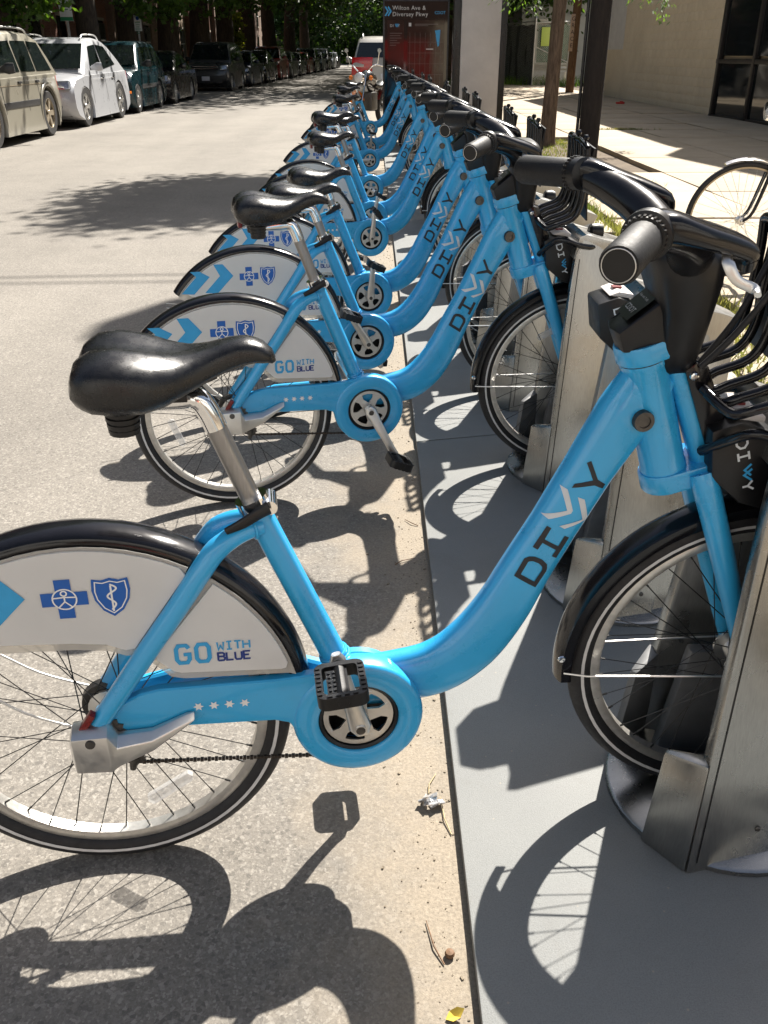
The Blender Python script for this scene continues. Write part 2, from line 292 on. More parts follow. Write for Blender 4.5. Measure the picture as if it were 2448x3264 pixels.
# ------------------------------------------------------------------ mesh helpers
class MB:
    def __init__(s): s.v = []; s.f = []; s.m = []
    def add(s, vs, fs, mi=0):
        o = len(s.v); s.v.extend([tuple(map(float, p)) for p in vs]); s.f.extend([tuple(i + o for i in f) for f in fs]); s.m.extend([mi] * len(fs)); return s
    def box(s, c, d, rot=None, mi=0):
        x, y, z = d[0] / 2, d[1] / 2, d[2] / 2
        vs = [Vector((a * x, b * y, e * z)) for a in (-1, 1) for b in (-1, 1) for e in (-1, 1)]
        if rot is not None: vs = [rot @ p for p in vs]
        vs = [p + Vector(c) for p in vs]
        return s.add(vs, [(0, 1, 3, 2), (4, 6, 7, 5), (0, 4, 5, 1), (2, 3, 7, 6), (0, 2, 6, 4), (1, 5, 7, 3)], mi)
    def loft(s, rings, cap=True, close=True, mi=0):
        n = len(rings[0]); vs = [p for r in rings for p in r]; fs = []
        for i in range(len(rings) - 1):
            for j in range(n if close else n - 1):
                k = (j + 1) % n
                fs.append((i * n + j, i * n + k, (i + 1) * n + k, (i + 1) * n + j))
        if cap: fs += [tuple(range(n))[::-1], tuple(range((len(rings) - 1) * n, len(rings) * n))]
        return s.add(vs, fs, mi)
    def tube(s, path, rad, seg=12, sq=(1, 1), cap=True, close=False, up=Vector((0, 1, 0)), power=2, mi=0):
        P = [Vector(p) for p in path]; n = len(P)
        if not hasattr(rad, '__len__'): rad = [rad] * n
        rings = []
        for i in range(n):
            a = P[i - 1] if (i > 0 or close) else P[i]; b = P[(i + 1) % n] if (i < n - 1 or close) else P[i]
            t = (b - a).normalized()
            u = up - t * up.dot(t)
            if u.length < 1e-4: u = Vector((1, 0, 0)) - t * t.x
            u.normalize(); v = t.cross(u)
            r = rad[i]; ra, rb = (r if not hasattr(r, '__len__') else r[0]), (r if not hasattr(r, '__len__') else r[1])
            ring = []
            for j in range(seg):
                an = 2 * math.pi * j / seg; c_, s_ = math.cos(an), math.sin(an)
                if power != 2: c_ = math.copysign(abs(c_) ** (2 / power), c_); s_ = math.copysign(abs(s_) ** (2 / power), s_)
                ring.append(P[i] + u * c_ * ra * sq[0] + v * s_ * rb * sq[1])
            rings.append(ring)
        if close: rings.append(rings[0]); cap = False
        return s.loft(rings, cap, mi=mi)
    def lathe(s, prof, c, axis='Y', seg=32, a0=0, a1=2 * math.pi, mi=0, capprof=False):
        full = abs(a1 - a0 - 2 * math.pi) < 1e-6; n = seg if full else seg + 1; rings = []
        for i in range(n):
            a = a0 + (a1 - a0) * i / seg; ca, sa = math.cos(a), math.sin(a); ring = []
            for r, l in prof:
                p = {'Y': (ca * r, l, sa * r), 'Z': (ca * r, sa * r, l), 'X': (l, ca * r, sa * r)}[axis]
                ring.append(Vector(p) + Vector(c))
            rings.append(ring)
        if full: rings.append(rings[0])
        return s.loft(rings, cap=(not full), close=capprof, mi=mi)
    def ring(s, R0, r, c, axis='Y', seg=48, sub=10, sq=1.0, mi=0):
        prof = [(R0 + r * math.cos(2 * math.pi * j / sub), sq * r * math.sin(2 * math.pi * j / sub)) for j in range(sub)]
        return s.lathe(prof, c, axis, seg, mi=mi, capprof=True)
    def prism(s, poly, y0, y1, axis='Y', mi=0):
        n = len(poly)
        f = {'Y': lambda p, t: (p[0], t, p[1]), 'X': lambda p, t: (t, p[0], p[1]), 'Z': lambda p, t: (p[0], p[1], t)}[axis]
        vs = [f(p, y0) for p in poly] + [f(p, y1) for p in poly]
        fs = [tuple(range(n)), tuple(range(2 * n - 1, n - 1, -1))] + [(i, i + n, (i + 1) % n + n, (i + 1) % n) for i in range(n)]
        return s.add(vs, fs, mi)
    def mesh(s, name, mats, smooth=30, bevel=0, seg=2, weld=False):
        me = bpy.data.meshes.new(name); me.from_pydata(s.v, [], s.f)
        for m in (mats if isinstance(mats, (list, tuple)) else [mats]): me.materials.append(m)
        me.polygons.foreach_set('material_index', s.m)
        bm = bmesh.new(); bm.from_mesh(me)
        if weld or bevel: bmesh.ops.remove_doubles(bm, verts=bm.verts, dist=1e-5)
        bmesh.ops.recalc_face_normals(bm, faces=bm.faces)
        if bevel:
            ed = [e for e in bm.edges if len(e.link_faces) == 2 and e.calc_face_angle(0) > R(28)]
            bmesh.ops.bevel(bm, geom=ed, offset=bevel, segments=seg, profile=.6, affect='EDGES', clamp_overlap=True)
        bm.to_mesh(me); bm.free()
        if smooth:
            me.polygons.foreach_set('use_smooth', [True] * len(me.polygons)); me.set_sharp_from_angle(angle=R(smooth))
        me.update(); return me
    def build(s, name, mats, parent=None, **k):
        return link(name, s.mesh(name, mats, **k), parent)
def link(name, me, parent=None, loc=None):
    o = bpy.data.objects.new(name, me); COL.objects.link(o)
    if parent is not None: o.parent = parent
    if loc is not None: o.location = loc
    return o
def tag(o, label=None, cat=None, group=None, kind=None):
    if label: o['label'] = label
    if cat: o['category'] = cat
    if group: o['group'] = group
    if kind: o['kind'] = kind
    return o
def empty(name, loc, rz=0, **k):
    o = bpy.data.objects.new(name, None); COL.objects.link(o); o.location = loc; o.rotation_euler = (0, 0, rz); o.empty_display_size = .2
    return tag(o, **k)
def text_mesh(name, txt, size, mat, align='LEFT', spacing=1.0):
    cu = bpy.data.curves.new('t', 'FONT'); cu.body = txt; cu.size = size; cu.align_x = align; cu.fill_mode = 'FRONT'; cu.space_character = spacing; cu.resolution_u = 3
    o = bpy.data.objects.new('t', cu); COL.objects.link(o)
    dg = bpy.context.evaluated_depsgraph_get(); me = bpy.data.meshes.new_from_object(o.evaluated_get(dg)); me.name = name
    bpy.data.objects.remove(o); bpy.data.curves.remove(cu); me.materials.clear(); me.materials.append(mat); return me
GLY = {  # stroke letters on a 1 x 1 cell
 'G': [[(1, .82), (.8, 1), (.2, 1), (0, .8), (0, .2), (.2, 0), (.8, 0), (1, .2), (1, .48), (.55, .48)]],
 'O': [[(.2, 0), (0, .2), (0, .8), (.2, 1), (.8, 1), (1, .8), (1, .2), (.8, 0), (.2, 0)]],
 'W': [[(0, 1), (.15, 0), (.5, .55), (.85, 0), (1, 1)]], 'I': [[(.5, 0), (.5, 1)], [(.1, 0), (.9, 0)], [(.1, 1), (.9, 1)]],
 'T': [[(.5, 0), (.5, 1)], [(0, 1), (1, 1)]], 'H': [[(0, 0), (0, 1)], [(1, 0), (1, 1)], [(0, .5), (1, .5)]],
 'B': [[(0, 0), (0, 1), (.75, 1), (.95, .85), (.95, .65), (.75, .52), (0, .52)], [(.75, .52), (1, .38), (1, .15), (.8, 0), (0, 0)]],
 'L': [[(0, 1), (0, 0), (1, 0)]], 'U': [[(0, 1), (0, .2), (.2, 0), (.8, 0), (1, .2), (1, 1)]], 'E': [[(1, 1), (0, 1), (0, 0), (1, 0)], [(0, .52), (.8, .52)]],
 'D': [[(0, 0), (0, 1), (.65, 1), (1, .7), (1, .3), (.65, 0), (0, 0)]], 'V': [[(0, 1), (.5, 0), (1, 1)]], 'Y': [[(0, 1), (.5, .5), (1, 1)], [(.5, .5), (.5, 0)]]}
def strokes(mb, pls, th, put, mi=0):
    """thick flat mitred strokes for polylines in 2D; put(u, v, lift) -> 3D"""
    for k, pl in enumerate(pls):
        P = [Vector(p) for p in pl]; closed = (P[0] - P[-1]).length < 1e-6
        if closed: P = P[:-1]
        n = len(P); L = []; Rr = []
        for i in range(n):
            d0 = (P[i] - P[i - 1]).normalized() if (i > 0 or closed) else None
            d1 = (P[(i + 1) % n] - P[i]).normalized() if (i < n - 1 or closed) else None
            a = d0 or d1; b = d1 or d0; t = (a + b).normalized(); nn = Vector((-t.y, t.x))
            c_ = max(.45, nn.dot(Vector((-a.y, a.x)))); h = th / 2 / c_
            ext = Vector((0, 0))
            if not closed and k == 0 and i in (0, n - 1): ext = (a if i else -b) * th * .0
            L.append(P[i] + nn * h + ext); Rr.append(P[i] - nn * h + ext)
        vs = [put(p.x, p.y, k * 3e-5) for p in L] + [put(p.x, p.y, k * 3e-5) for p in Rr]
        mb.add(vs, [(i, (i + 1) % n, (i + 1) % n + n, i + n) for i in range(n if closed else n - 1)], mi)
def word(mb, txt, x, y, w_, h, gap, th, put, mi=0):
    for ch in txt:
        strokes(mb, [[(x + px * w_, y + py * h) for px, py in pl] for pl in GLY[ch]], th, put, mi); x += w_ + gap
    return x

# ================================================================== SETTING
def sheet(name, x0, x1, y0, y1, z, mat, kind='structure', lab=None, cat=None):
    mb = MB().add([(x0, y0, z), (x1, y0, z), (x1, y1, z), (x0, y1, z)], [(0, 1, 2, 3)])
    return tag(mb.build(name, mat, smooth=0), lab, cat, kind=kind)
sheet('ground', -400, 400, -200, 700, -.06, M['earth'])
sheet('road', -8.0, 1.45, -60, 240, 0.0, M['asphalt'])
# kerbs as separate stones
U = .7824; PSI = R(12.618)
def kerb(name, x0, x1, ya, yb, ztop, L=3.0):
    root = tag(empty(name, (0, 0, 0)), kind='structure')
    me = MB().box((0, 0, 0), (x1 - x0, L - .012, ztop + .05)).mesh('kerb_stone', M['kerb'], bevel=.02)
    y = ya
    while y < yb: link('kerb_stone', me, root, ((x0 + x1) / 2, y + L / 2, (ztop - .05) / 2)); y += L
    return root
kerb('kerb', 1.45, 1.60, -6, 45, .12); kerb('far_kerb', -8.15, -8.0, -6, 120, .12, 6.0)
# right-hand pavement: slabs with open joints
sheet('parkway_soil', 1.6, 9.9, -6, 60, .055, M['soil'])
pv = tag(empty('pavement', (0, 0, 0)), kind='structure')
sx0, sw = 2.02, 1.43
slabs = {}
PIT = (2.0, 3.5, 12.7, 16.0)
for i in range(4):
    for j in range(28):
        yy = -2.0 + j * 1.66
        cx, cy = sx0 + (i + .5) * sw, yy + .83
        if i == 0 and PIT[2] - .9 < cy < PIT[3] + .2: continue
        a = rng.uniform(-.004, .004, 3)
        me = slabs.get('s')
        if me is None: me = slabs['s'] = MB().box((0, 0, 0), (sw - .022, 1.66 - .022, .1)).mesh('slab', M['sidewalk'], bevel=.008)
        o = link('slab', me, pv, (cx, cy, .062 + rng.uniform(0, .008))); o.rotation_euler = (a[0], a[1], a[2])
# narrow strip of concrete by the kerb, broken up
for j in range(15):
    yy = -1.2 + j * 1.3
    if rng.random() < .22: continue
    o = MB().box((0, 0, 0), (.30, 1.1, .1)).build('slab', M['sidewalk'], pv, bevel=.01); o.location = (1.79, yy, .058); o.rotation_euler = (0, 0, rng.uniform(-.02, .02))
# left-hand verge and footway
sheet('verge', -9.9, -8.15, -6, 240, .06, M['soil'])
fw = tag(empty('footway', (0, 0, 0)), kind='structure')
mef = MB().box((0, 0, 0), (1.9, 1.88, .1)).mesh('slab', M['kerb'], bevel=.01)
for j in range(26): link('slab', mef, fw, (-10.9, 14 + j * 1.9, .03))

# grass: blades as one mass
def blades(name, spots, mat, n, h0, h1, label, cat, wid=.006):
    vs = []; fs = []
    for _ in range(n):
        x, y, sx, sy, z = spots[rng.integers(len(spots))]
        px, py = x + rng.normal() * sx, y + rng.normal() * sy
        h = rng.uniform(h0, h1); a = rng.uniform(0, 6.283); b = rng.uniform(0, 6.283); ln = rng.uniform(.2, .9) * h
        dx, dy = math.cos(a) * wid, math.sin(a) * wid; ex, ey = math.cos(b) * ln, math.sin(b) * ln
        o = len(vs); vs += [(px - dx, py - dy, z), (px + dx, py + dy, z), (px + dx * .7 + ex * .35, py + dy * .7 + ey * .35, z + h * .6), (px - dx * .7 + ex * .35, py - dy * .7 + ey * .35, z + h * .6), (px + ex, py + ey, z + h)]
        fs += [(o, o + 1, o + 2, o + 3), (o + 3, o + 2, o + 4)]
    me = bpy.data.meshes.new(name); me.from_pydata(vs, [], fs); me.materials.append(mat)
    return tag(link(name, me), label, cat, kind='stuff')
sp = [(1.66, y, .05, .35, .07) for y in np.arange(2.2, 8.6, .5)] + [(1.97, y, .04, .4, .07) for y in np.arange(2.4, 12, .7)] + [(2.55, 9.75, .16, .14, .10)] * 5 + [(2.2, 9.5, .12, .25, .10)] * 2
sp += [(1.75, 4.4, .1, .25, .07)] * 4 + [(1.72, 7.6, .08, .2, .07)] * 3
blades('grass', sp, M['grass'], 5200, .03, .13, 'sunlit grass and weeds growing along the kerb joint', 'grass')
sp = [(2.75, 15.0, .45, .5, .06), (2.4, 13.9, .3, .5, .06), (3.1, 15.7, .3, .25, .06), (2.5, 15.9, .4, .2, .08)] + [(4.6, 17.92, .25, .015, .1)]
blades('grass', sp, M['grass'], 2600, .015, .06, 'thin dry grass round the young tree trunk', 'grass')
sp = [(6.6, 44.6, 1.0, .5, .05), (7.8, 44.2, .7, .4, .05), (5.2, 45.5, .8, .7, .05)]
blades('grass', sp, M['leaf_y'], 1500, .15, .5, 'tall green weeds under the screened fence', 'grass', .02)

# dock platform: steel plates
plat = tag(empty('dock_platform', (0, 0, 0)), kind='structure')
SH = math.tan(PSI)
def plate(ya, yb):
    g = .004; x0, x1 = .165, 1.32
    poly = [(x0, ya + g), (x1, ya + SH * (x1 - x0) + g), (x1, yb + SH * (x1 - x0) - g), (x0, yb - g)]
    MB().prism(poly, .006, .026, 'Z').build('plate', M['plate'], plat, bevel=.003)
ys = [3.235 + 3.13 * i for i in range(-2, 5)]
for a, b in zip(ys[:-1], ys[1:]): plate(a, b)

# ================================================================== DOCKS
def dock_meshes():
    D = {}
    z0 = .026
    # side wall: outer face leans in towards the top and towards the back
    fx = lambda z: .572 + (z - z0) * .066
    lo = lambda x, z: .215 - (z - z0) / .82 * .095 - .24 * max(0, x - fx(z))
    def wall(sg):
        mb = MB()
        def P(x, z, l): return (x, -sg * l, z)
        prof = [(.572, z0), (.586, .25), (.606, .55), (.618, .73), (.627, .815), (.652, .862), (.815, .80), (.79, .55), (.745, z0)]
        out = [P(x, z, lo(x, z)) for x, z in prof]; inn = [P(x, z, lo(x, z) - .035) for x, z in prof]; n = len(prof)
        mb.add(out + inn, [tuple(range(n)), tuple(range(2 * n - 1, n - 1, -1))] + [(i, (i + 1) % n, (i + 1) % n + n, i + n) for i in range(n)])
        return mb.mesh('side_wall', M['stainless'], bevel=.007)
    D['wall_n'] = wall(1); D['wall_f'] = wall(-1)
    mb = MB(); zs = np.linspace(.05, .80, 12)
    vs = [(fx(z) + o_, -(lo(fx(z) + o_, z) + .0012), z) for z in zs for o_ in (.016, .0185)]
    mb.add(vs, [(2 * i, 2 * i + 1, 2 * i + 3, 2 * i + 2) for i in range(11)]); D['seam'] = mb.mesh('panel_seam', M['kiosk_black'], smooth=0)
    D['screws'] = []
    for z in (.10, .78):
        x = fx(z) + .13; D['screws'].append(MB().lathe([(0, -.0035), (.004, -.0035), (.006, -.0015), (.006, .004)], (x, -lo(x, z), z), 'Y', 10).mesh('screw', M['steel_dk']))
    def foot(sg):
        mb = MB(); b = [(.570, .213), (.508, .132), (.520, .118), (.60, .170)]
        t = [(.586, .190), (.528, .122), (.540, .110), (.60, .155)]; zt = [.262, .240, .240, .262]
        vs = [(x, -sg * l, z0) for x, l in b] + [(x, -sg * l, z) for (x, l), z in zip(t, zt)]
        mb.add(vs, [(0, 1, 2, 3), (7, 6, 5, 4)] + [(i, (i + 1) % 4, (i + 1) % 4 + 4, i + 4) for i in range(4)])
        return mb.mesh('foot', M['stainless' if sg > 0 else 'liner'], bevel=.008)
    D['foot_n'] = foot(1); D['foot_f'] = foot(-1)
    mb = MB()   # back and cap
    mb.loft([[(.735, -.165, z0), (.86, -.12, z0), (.86, .12, z0), (.735, .165, z0)], [(.80, -.08, .80), (.88, -.06, .78), (.88, .06, .78), (.80, .08, .80)]])
    D['back'] = mb.mesh('back_panel', M['stainless'], bevel=.006)
    mb = MB().loft([[(.622, -.118, .80), (.636, -.114, .868), (.66, -.110, .872), (.66, .110, .872), (.636, .114, .868), (.622, .118, .80)], [(.80, -.085, .76), (.83, -.080, .822), (.84, -.078, .824), (.84, .078, .824), (.83, .080, .822), (.80, .085, .76)], [(.88, -.06, .76), (.90, -.055, .798), (.90, -.055, .80), (.90, .055, .80), (.90, .055, .798), (.88, .06, .76)]])
    D['cap'] = mb.mesh('top_cap', M['stainless'], bevel=.008)
    # lock head
    mb = MB().prism([(.535, .845), (.548, .762), (.602, .716), (.66, .700), (.66, .835), (.585, .862)], -.062, .062)
    D['lock'] = mb.mesh('lock_head', M['black'], bevel=.008)
    mb = MB().prism([(.563, .8625), (.588, .872), (.622, .866), (.622, .855)], -.05, .05); D['lock_top'] = mb.mesh('status_panel', M['kiosk_grey'], bevel=.003)
    mb = MB().box((.591, 0, .873), (.022, .022, .004)); D['lamp'] = mb.mesh('button', M['red_refl'])
    mb = MB()
    e = Vector((.030, 0, -.098)).normalized(); n = Vector((.098, 0, .030)).normalized(); o = Vector((.575, -.0628, .832))
    put = lambda u, v, k: tuple(o + e * u + n * v + Vector((0, -k, 0)))
    word(mb, 'DI', 0, 0, .018, .017, .006, .0036, put, 0); word(mb, 'Y', .080, 0, .016, .017, 0, .0036, put, 0)
    for q in (0, .009): strokes(mb, [[(.050 + q, .019), (.058 + q, .007 - q * .2), (.070 + q, .016)]], .0036, put, 1)
    D['word'] = mb.mesh('lettering', [M['silver_print'], M['cyan_print']], smooth=0)
    mb = MB().lathe([(0, .0), (.222, .0), (.222, .010), (.215, .014), (0, .014)], (.70, 0, .0265), 'Z', 40); D['base'] = mb.mesh('base_flange', M['stainless'])
    mb = MB().prism([(.72, .03), (.76, .03), (.80, .70), (.745, .70)], -.115, .115).prism([(.64, .30), (.72, .30), (.72, .03), (.60, .03)], .100, .135); D['core'] = mb.mesh('inner_liner', M['liner'], bevel=.01)
    return D
DM = dock_meshes()
def dock(x, y, label):
    r = empty('dock', (x, y, 0), 0, label=label, cat='bicycle dock', group='steel docks on the platform')
    for n, k in (('side_wall', 'wall_n'), ('side_wall', 'wall_f'), ('foot', 'foot_n'), ('foot', 'foot_f'), ('back_panel', 'back'), ('top_cap', 'cap'), ('base_flange', 'base'), ('inner_liner', 'core')): link(n, DM[k], r)
    link('panel_seam', DM['seam'], r)
    for q in DM['screws']: link('screw', q, r)
    l = link('lock_head', DM['lock'], r); link('status_panel', DM['lock_top'], l); link('button', DM['lamp'], l); link('lettering', DM['word'], l)
    return r
BIKES = [0, 2, 3, 4, 6, 7, 9, 12, 14, 18]
DX = {2: .01, 3: -.002, 4: .006, 6: .013, 7: .019, 9: .006, 12: -.009, 14: -.007, 18: -.006}
ORD = ['nearest', 'second', 'third', 'fourth', 'fifth', 'sixth', 'seventh', 'eighth', 'ninth', 'tenth', 'eleventh', 'twelfth', 'thirteenth', 'fourteenth', 'fifteenth', 'sixteenth', 'seventeenth', 'eighteenth', 'farthest']
def bike_xy(k):
    return (-.036 + DX.get(k, 0), 1.3086 + k * U)
for k in range(19):
    x, y = (.0, 1.373) if k == 0 else (.0, 2.180) if k == 1 else (.0 + DX.get(k, 0), 1.3086 + k * U + .1136)
    if k in BIKES: lab = 'stainless steel dock holding the %s blue bicycle, counted from the front' % ORD[BIKES.index(k)]
    else: lab = 'empty stainless steel dock, %s place along the platform from the front' % ORD[k]
    dock(x, y, lab)

# ================================================================== HIRE BICYCLES
HUB_R = (-.446, 0, .3265); HUB_F = (.735, 0, .352); BB = (0, 0, .313)
def smooth_path(pts, n=5):
    P = [Vector(p) for p in pts]; out = []
    for i in range(len(P) - 1):
        p0 = P[max(i - 1, 0)]; p1 = P[i]; p2 = P[i + 1]; p3 = P[min(i + 2, len(P) - 1)]
        for j in range(n):
            t = j / n
            out.append(.5 * ((2 * p1) + (p2 - p0) * t + (2 * p0 - 5 * p1 + 4 * p2 - p3) * t * t + (3 * p1 - p0 - 3 * p2 + p3) * t ** 3))
    out.append(P[-1]); return out
def lerp_list(v, n):
    out = []
    if any(hasattr(q, '__len__') for q in v): v = [q if hasattr(q, '__len__') else (q, q) for q in v]
    for i in range(len(v) - 1):
        for j in range(n):
            t = j / n; a, b = v[i], v[i + 1]
            out.append(tuple(a[q] * (1 - t) + b[q] * t for q in range(2)) if hasattr(a, '__len__') else a * (1 - t) + b * t)
    out.append(v[-1]); return out
TUBE = [(-.02, .362), (.07, .365), (.15, .380), (.212, .425), (.262, .495), (.302, .577), (.345, .660), (.398, .765), (.447, .855), (.478, .905)]
TH = [.094, .104, .110, .110, .101, .092, .086, .088, .100, .100]    # depth of the tube in side view
TW = [.052, .056, .058, .058, .058, .058, .058, .060, .062, .050]    # its width across
def wheel(rear):
    W = {}
    mb = MB(); prof = [(.2665, -.011), (.2665, .011), (.271, .0125), (.285, .0125), (.2865, .0115), (.281, .0), (.2865, -.0115), (.285, -.0125), (.271, -.0125)]
    mb.lathe(prof, (0, 0, 0), 'Y', 72, capprof=True); W['rim'] = mb.mesh('rim', M['rim'], smooth=40)
    mb = MB(); pr = []
    for j in range(16):
        a = 2 * math.pi * j / 16; pr.append((.3035 + .0235 * math.cos(a), .0235 * math.sin(a)))
    mb.lathe(pr, (0, 0, 0), 'Y', 84, capprof=True)
    W['tyre'] = mb.mesh('tyre', M['rubber'], smooth=40)
    mb = MB()
    for sg in (-1, 1):
        mb.lathe([(.2985, sg * .0236), (.3015, sg * .0242), (.3045, sg * .0240), (.3015, sg * .0236)], (0, 0, 0), 'Y', 72, capprof=True)
    W['stripe'] = mb.mesh('reflective_stripe', M['stripe'], smooth=60)
    mb = MB(); n = 36
    for i in range(n):
        sg = 1 if i % 2 else -1; a = 2 * math.pi * i / n; off = (.62 if (i // 2) % 2 else -.62)
        h = Vector((.033 * math.cos(a + off * 1.9), sg * .03, .033 * math.sin(a + off * 1.9))); r = Vector((.268 * math.cos(a), sg * .004, .268 * math.sin(a)))
        mb.tube([h, r], .0011, 4, cap=False); d = (r - h).normalized(); mb.tube([r - d * .012, r], .002, 5)
    W['spokes'] = mb.mesh('spokes', M['spoke'], smooth=0)
    mb = MB().lathe([(0, -.06), (.012, -.06), (.014, -.035), (.036, -.034), (.036, -.028), (.02, -.024), (.02, .024), (.036, .028), (.036, .034), (.014, .035), (.012, .06), (0, .06)], (0, 0, 0), 'Y', 20)
    W['hub'] = mb.mesh('hub', M['alloy'])
    if rear:
        mb = MB(); t = 18; pr2 = [((.044 if i % 2 else .038) * math.cos(math.pi * i / t), (.044 if i % 2 else .038) * math.sin(math.pi * i / t)) for i in range(2 * t)]
        mb.prism(pr2, -.050, -.046); mb.lathe([(.02, .036), (.048, .036), (.05, .05), (.045, .06), (.02, .062)], (0, 0, 0), 'Y', 24)
        W['sprocket'] = mb.mesh('sprocket', M['steel_dk'])
    mb = MB(); o = Vector((.0, 0, -.205)); mb.prism([(-.045, -.213), (.045, -.205), (.052, -.195), (.047, -.184), (-.045, -.190), (-.05, -.20)], -.008, .004)
    W['refl'] = mb.mesh('wheel_reflector', M['clear_refl'], bevel=.002)
    return W
def side_panel_marks():
    A = {}
    L = .0455
    def put(u, v, k=0): return (u, -L - .0012 - k, v)
    mb = MB(); word(mb, 'GO', -.3045, .4655, .0210, .035, .0120, .0072, put); word(mb, 'WITH', -.2365, .4865, .0108, .0155, .0035, .0030, put)
    A['GO'] = mb.mesh('lettering', M['cyan_print'], smooth=0)
    mb = MB(); word(mb, 'BLUE', -.2365, .4645, .0108, .0155, .0035, .0034, put); A['BLUE'] = mb.mesh('lettering', M['deepnavy_print'], smooth=0)
    # double chevron
    mb = MB()
    for q, cut in ((-.032, .004), (-.122, .020)):
        P = [(-.567 + q, .664 - cut * 1.5), (-.532 + q, .664 - cut * 1.5), (-.494 + q, .612), (-.558 + q, .548), (-.606 + q, .552), (-.545 + q, .614)]
        mb.add([put(*p) for p in P], [(0, 1, 2, 5), (5, 2, 3, 4)])
    A['chev'] = mb.mesh('chevron', M['cyan_print'], smooth=0)
    # cross emblem with a ringed figure
    cx, cz = -.466, .607; a, b = .0125, .036
    mb = MB(); C_ = lambda u, v, k=0: put(cx + u - .10 * v * 0, cz + v, k)
    P = [(-a, -b), (a, -b), (a, -a), (b, -a), (b, a), (a, a), (a, b), (-a, b), (-a, a), (-b, a), (-b, -a), (-a, -a)]
    mb.add([C_(*p) for p in P], [tuple(range(12))])
    A['cross'] = mb.mesh('cross_emblem', M['navy_print'], smooth=0)
    mb = MB(); pk = lambda u, v, k=0: C_(u, v, .0004 + k)
    circ = [(.0185 * math.cos(2 * math.pi * i / 28), .0185 * math.sin(2 * math.pi * i / 28)) for i in range(29)]; circ[-1] = circ[0]
    strokes(mb, [circ], .0024, pk)
    strokes(mb, [[(-.017, .003), (0, .004), (.017, .003)], [(0, .004), (0, -.004), (-.011, -.015)], [(0, -.004), (.011, -.015)], [(.0045 * math.cos(i * .6283), .011 + .0045 * math.sin(i * .6283)) for i in range(11)]], .0024, lambda u, v, k=0: C_(u, v, .0006 + k))
    A['figure'] = mb.mesh('emblem_figure', M['white_print'], smooth=0)
    # shield emblem with a serpent staff
    sx, sz = -.393, .607
    SP = [(-.028, .033), (-.014, .030), (0, .034), (.014, .030), (.028, .033), (.030, .012), (.027, -.006), (.016, -.026), (0, -.038), (-.016, -.026), (-.027, -.006), (-.030, .012)]
    mb = MB().add([put(sx + u, sz + v) for u, v in SP], [tuple(range(12))]); A['shield'] = mb.mesh('shield_emblem', M['navy_print'], smooth=0)
    mb = MB(); S2 = [(u * .83, v * .83) for u, v in SP]; strokes(mb, [S2 + [S2[0]]], .0019, lambda u, v, k=0: put(sx + u, sz + v, .0004 + k))
    sn = [(.0088 * math.sin(t * 1.15 + .6) * (1 - t * .07), .019 - t * .0054) for t in np.linspace(-.6, 8.2, 40)]
    strokes(mb, [sn, [(0, .020), (0, -.028)]], .0030, lambda u, v, k=0: put(sx + u, sz + v, .0004 + k))
    A['serpent'] = mb.mesh('serpent_staff', M['white_print'], smooth=0)
    return A
def tube_half(x, z):
    """surface offset of the main tube at side-view point (x, z)"""
    best = 9; w_ = .029
    for i in range(len(TUBE) - 1):
        a = Vector(TUBE[i]); b = Vector(TUBE[i + 1]); t = max(0, min(1, (Vector((x, z)) - a).dot(b - a) / (b - a).length_squared)); d = (Vector((x, z)) - a - (b - a) * t).length
        if d < best: best = d; w_ = (TW[i] * (1 - t) + TW[i + 1] * t) / 2; h = (TH[i] * (1 - t) + TH[i + 1] * t) / 2
    q = min(.97, best / h); return w_ * (1 - q ** 2.6) ** (1 / 2.6)
def zc(px, py):   # photograph pixel of the nearest bicycle's lettering -> side-view point
    return px, py
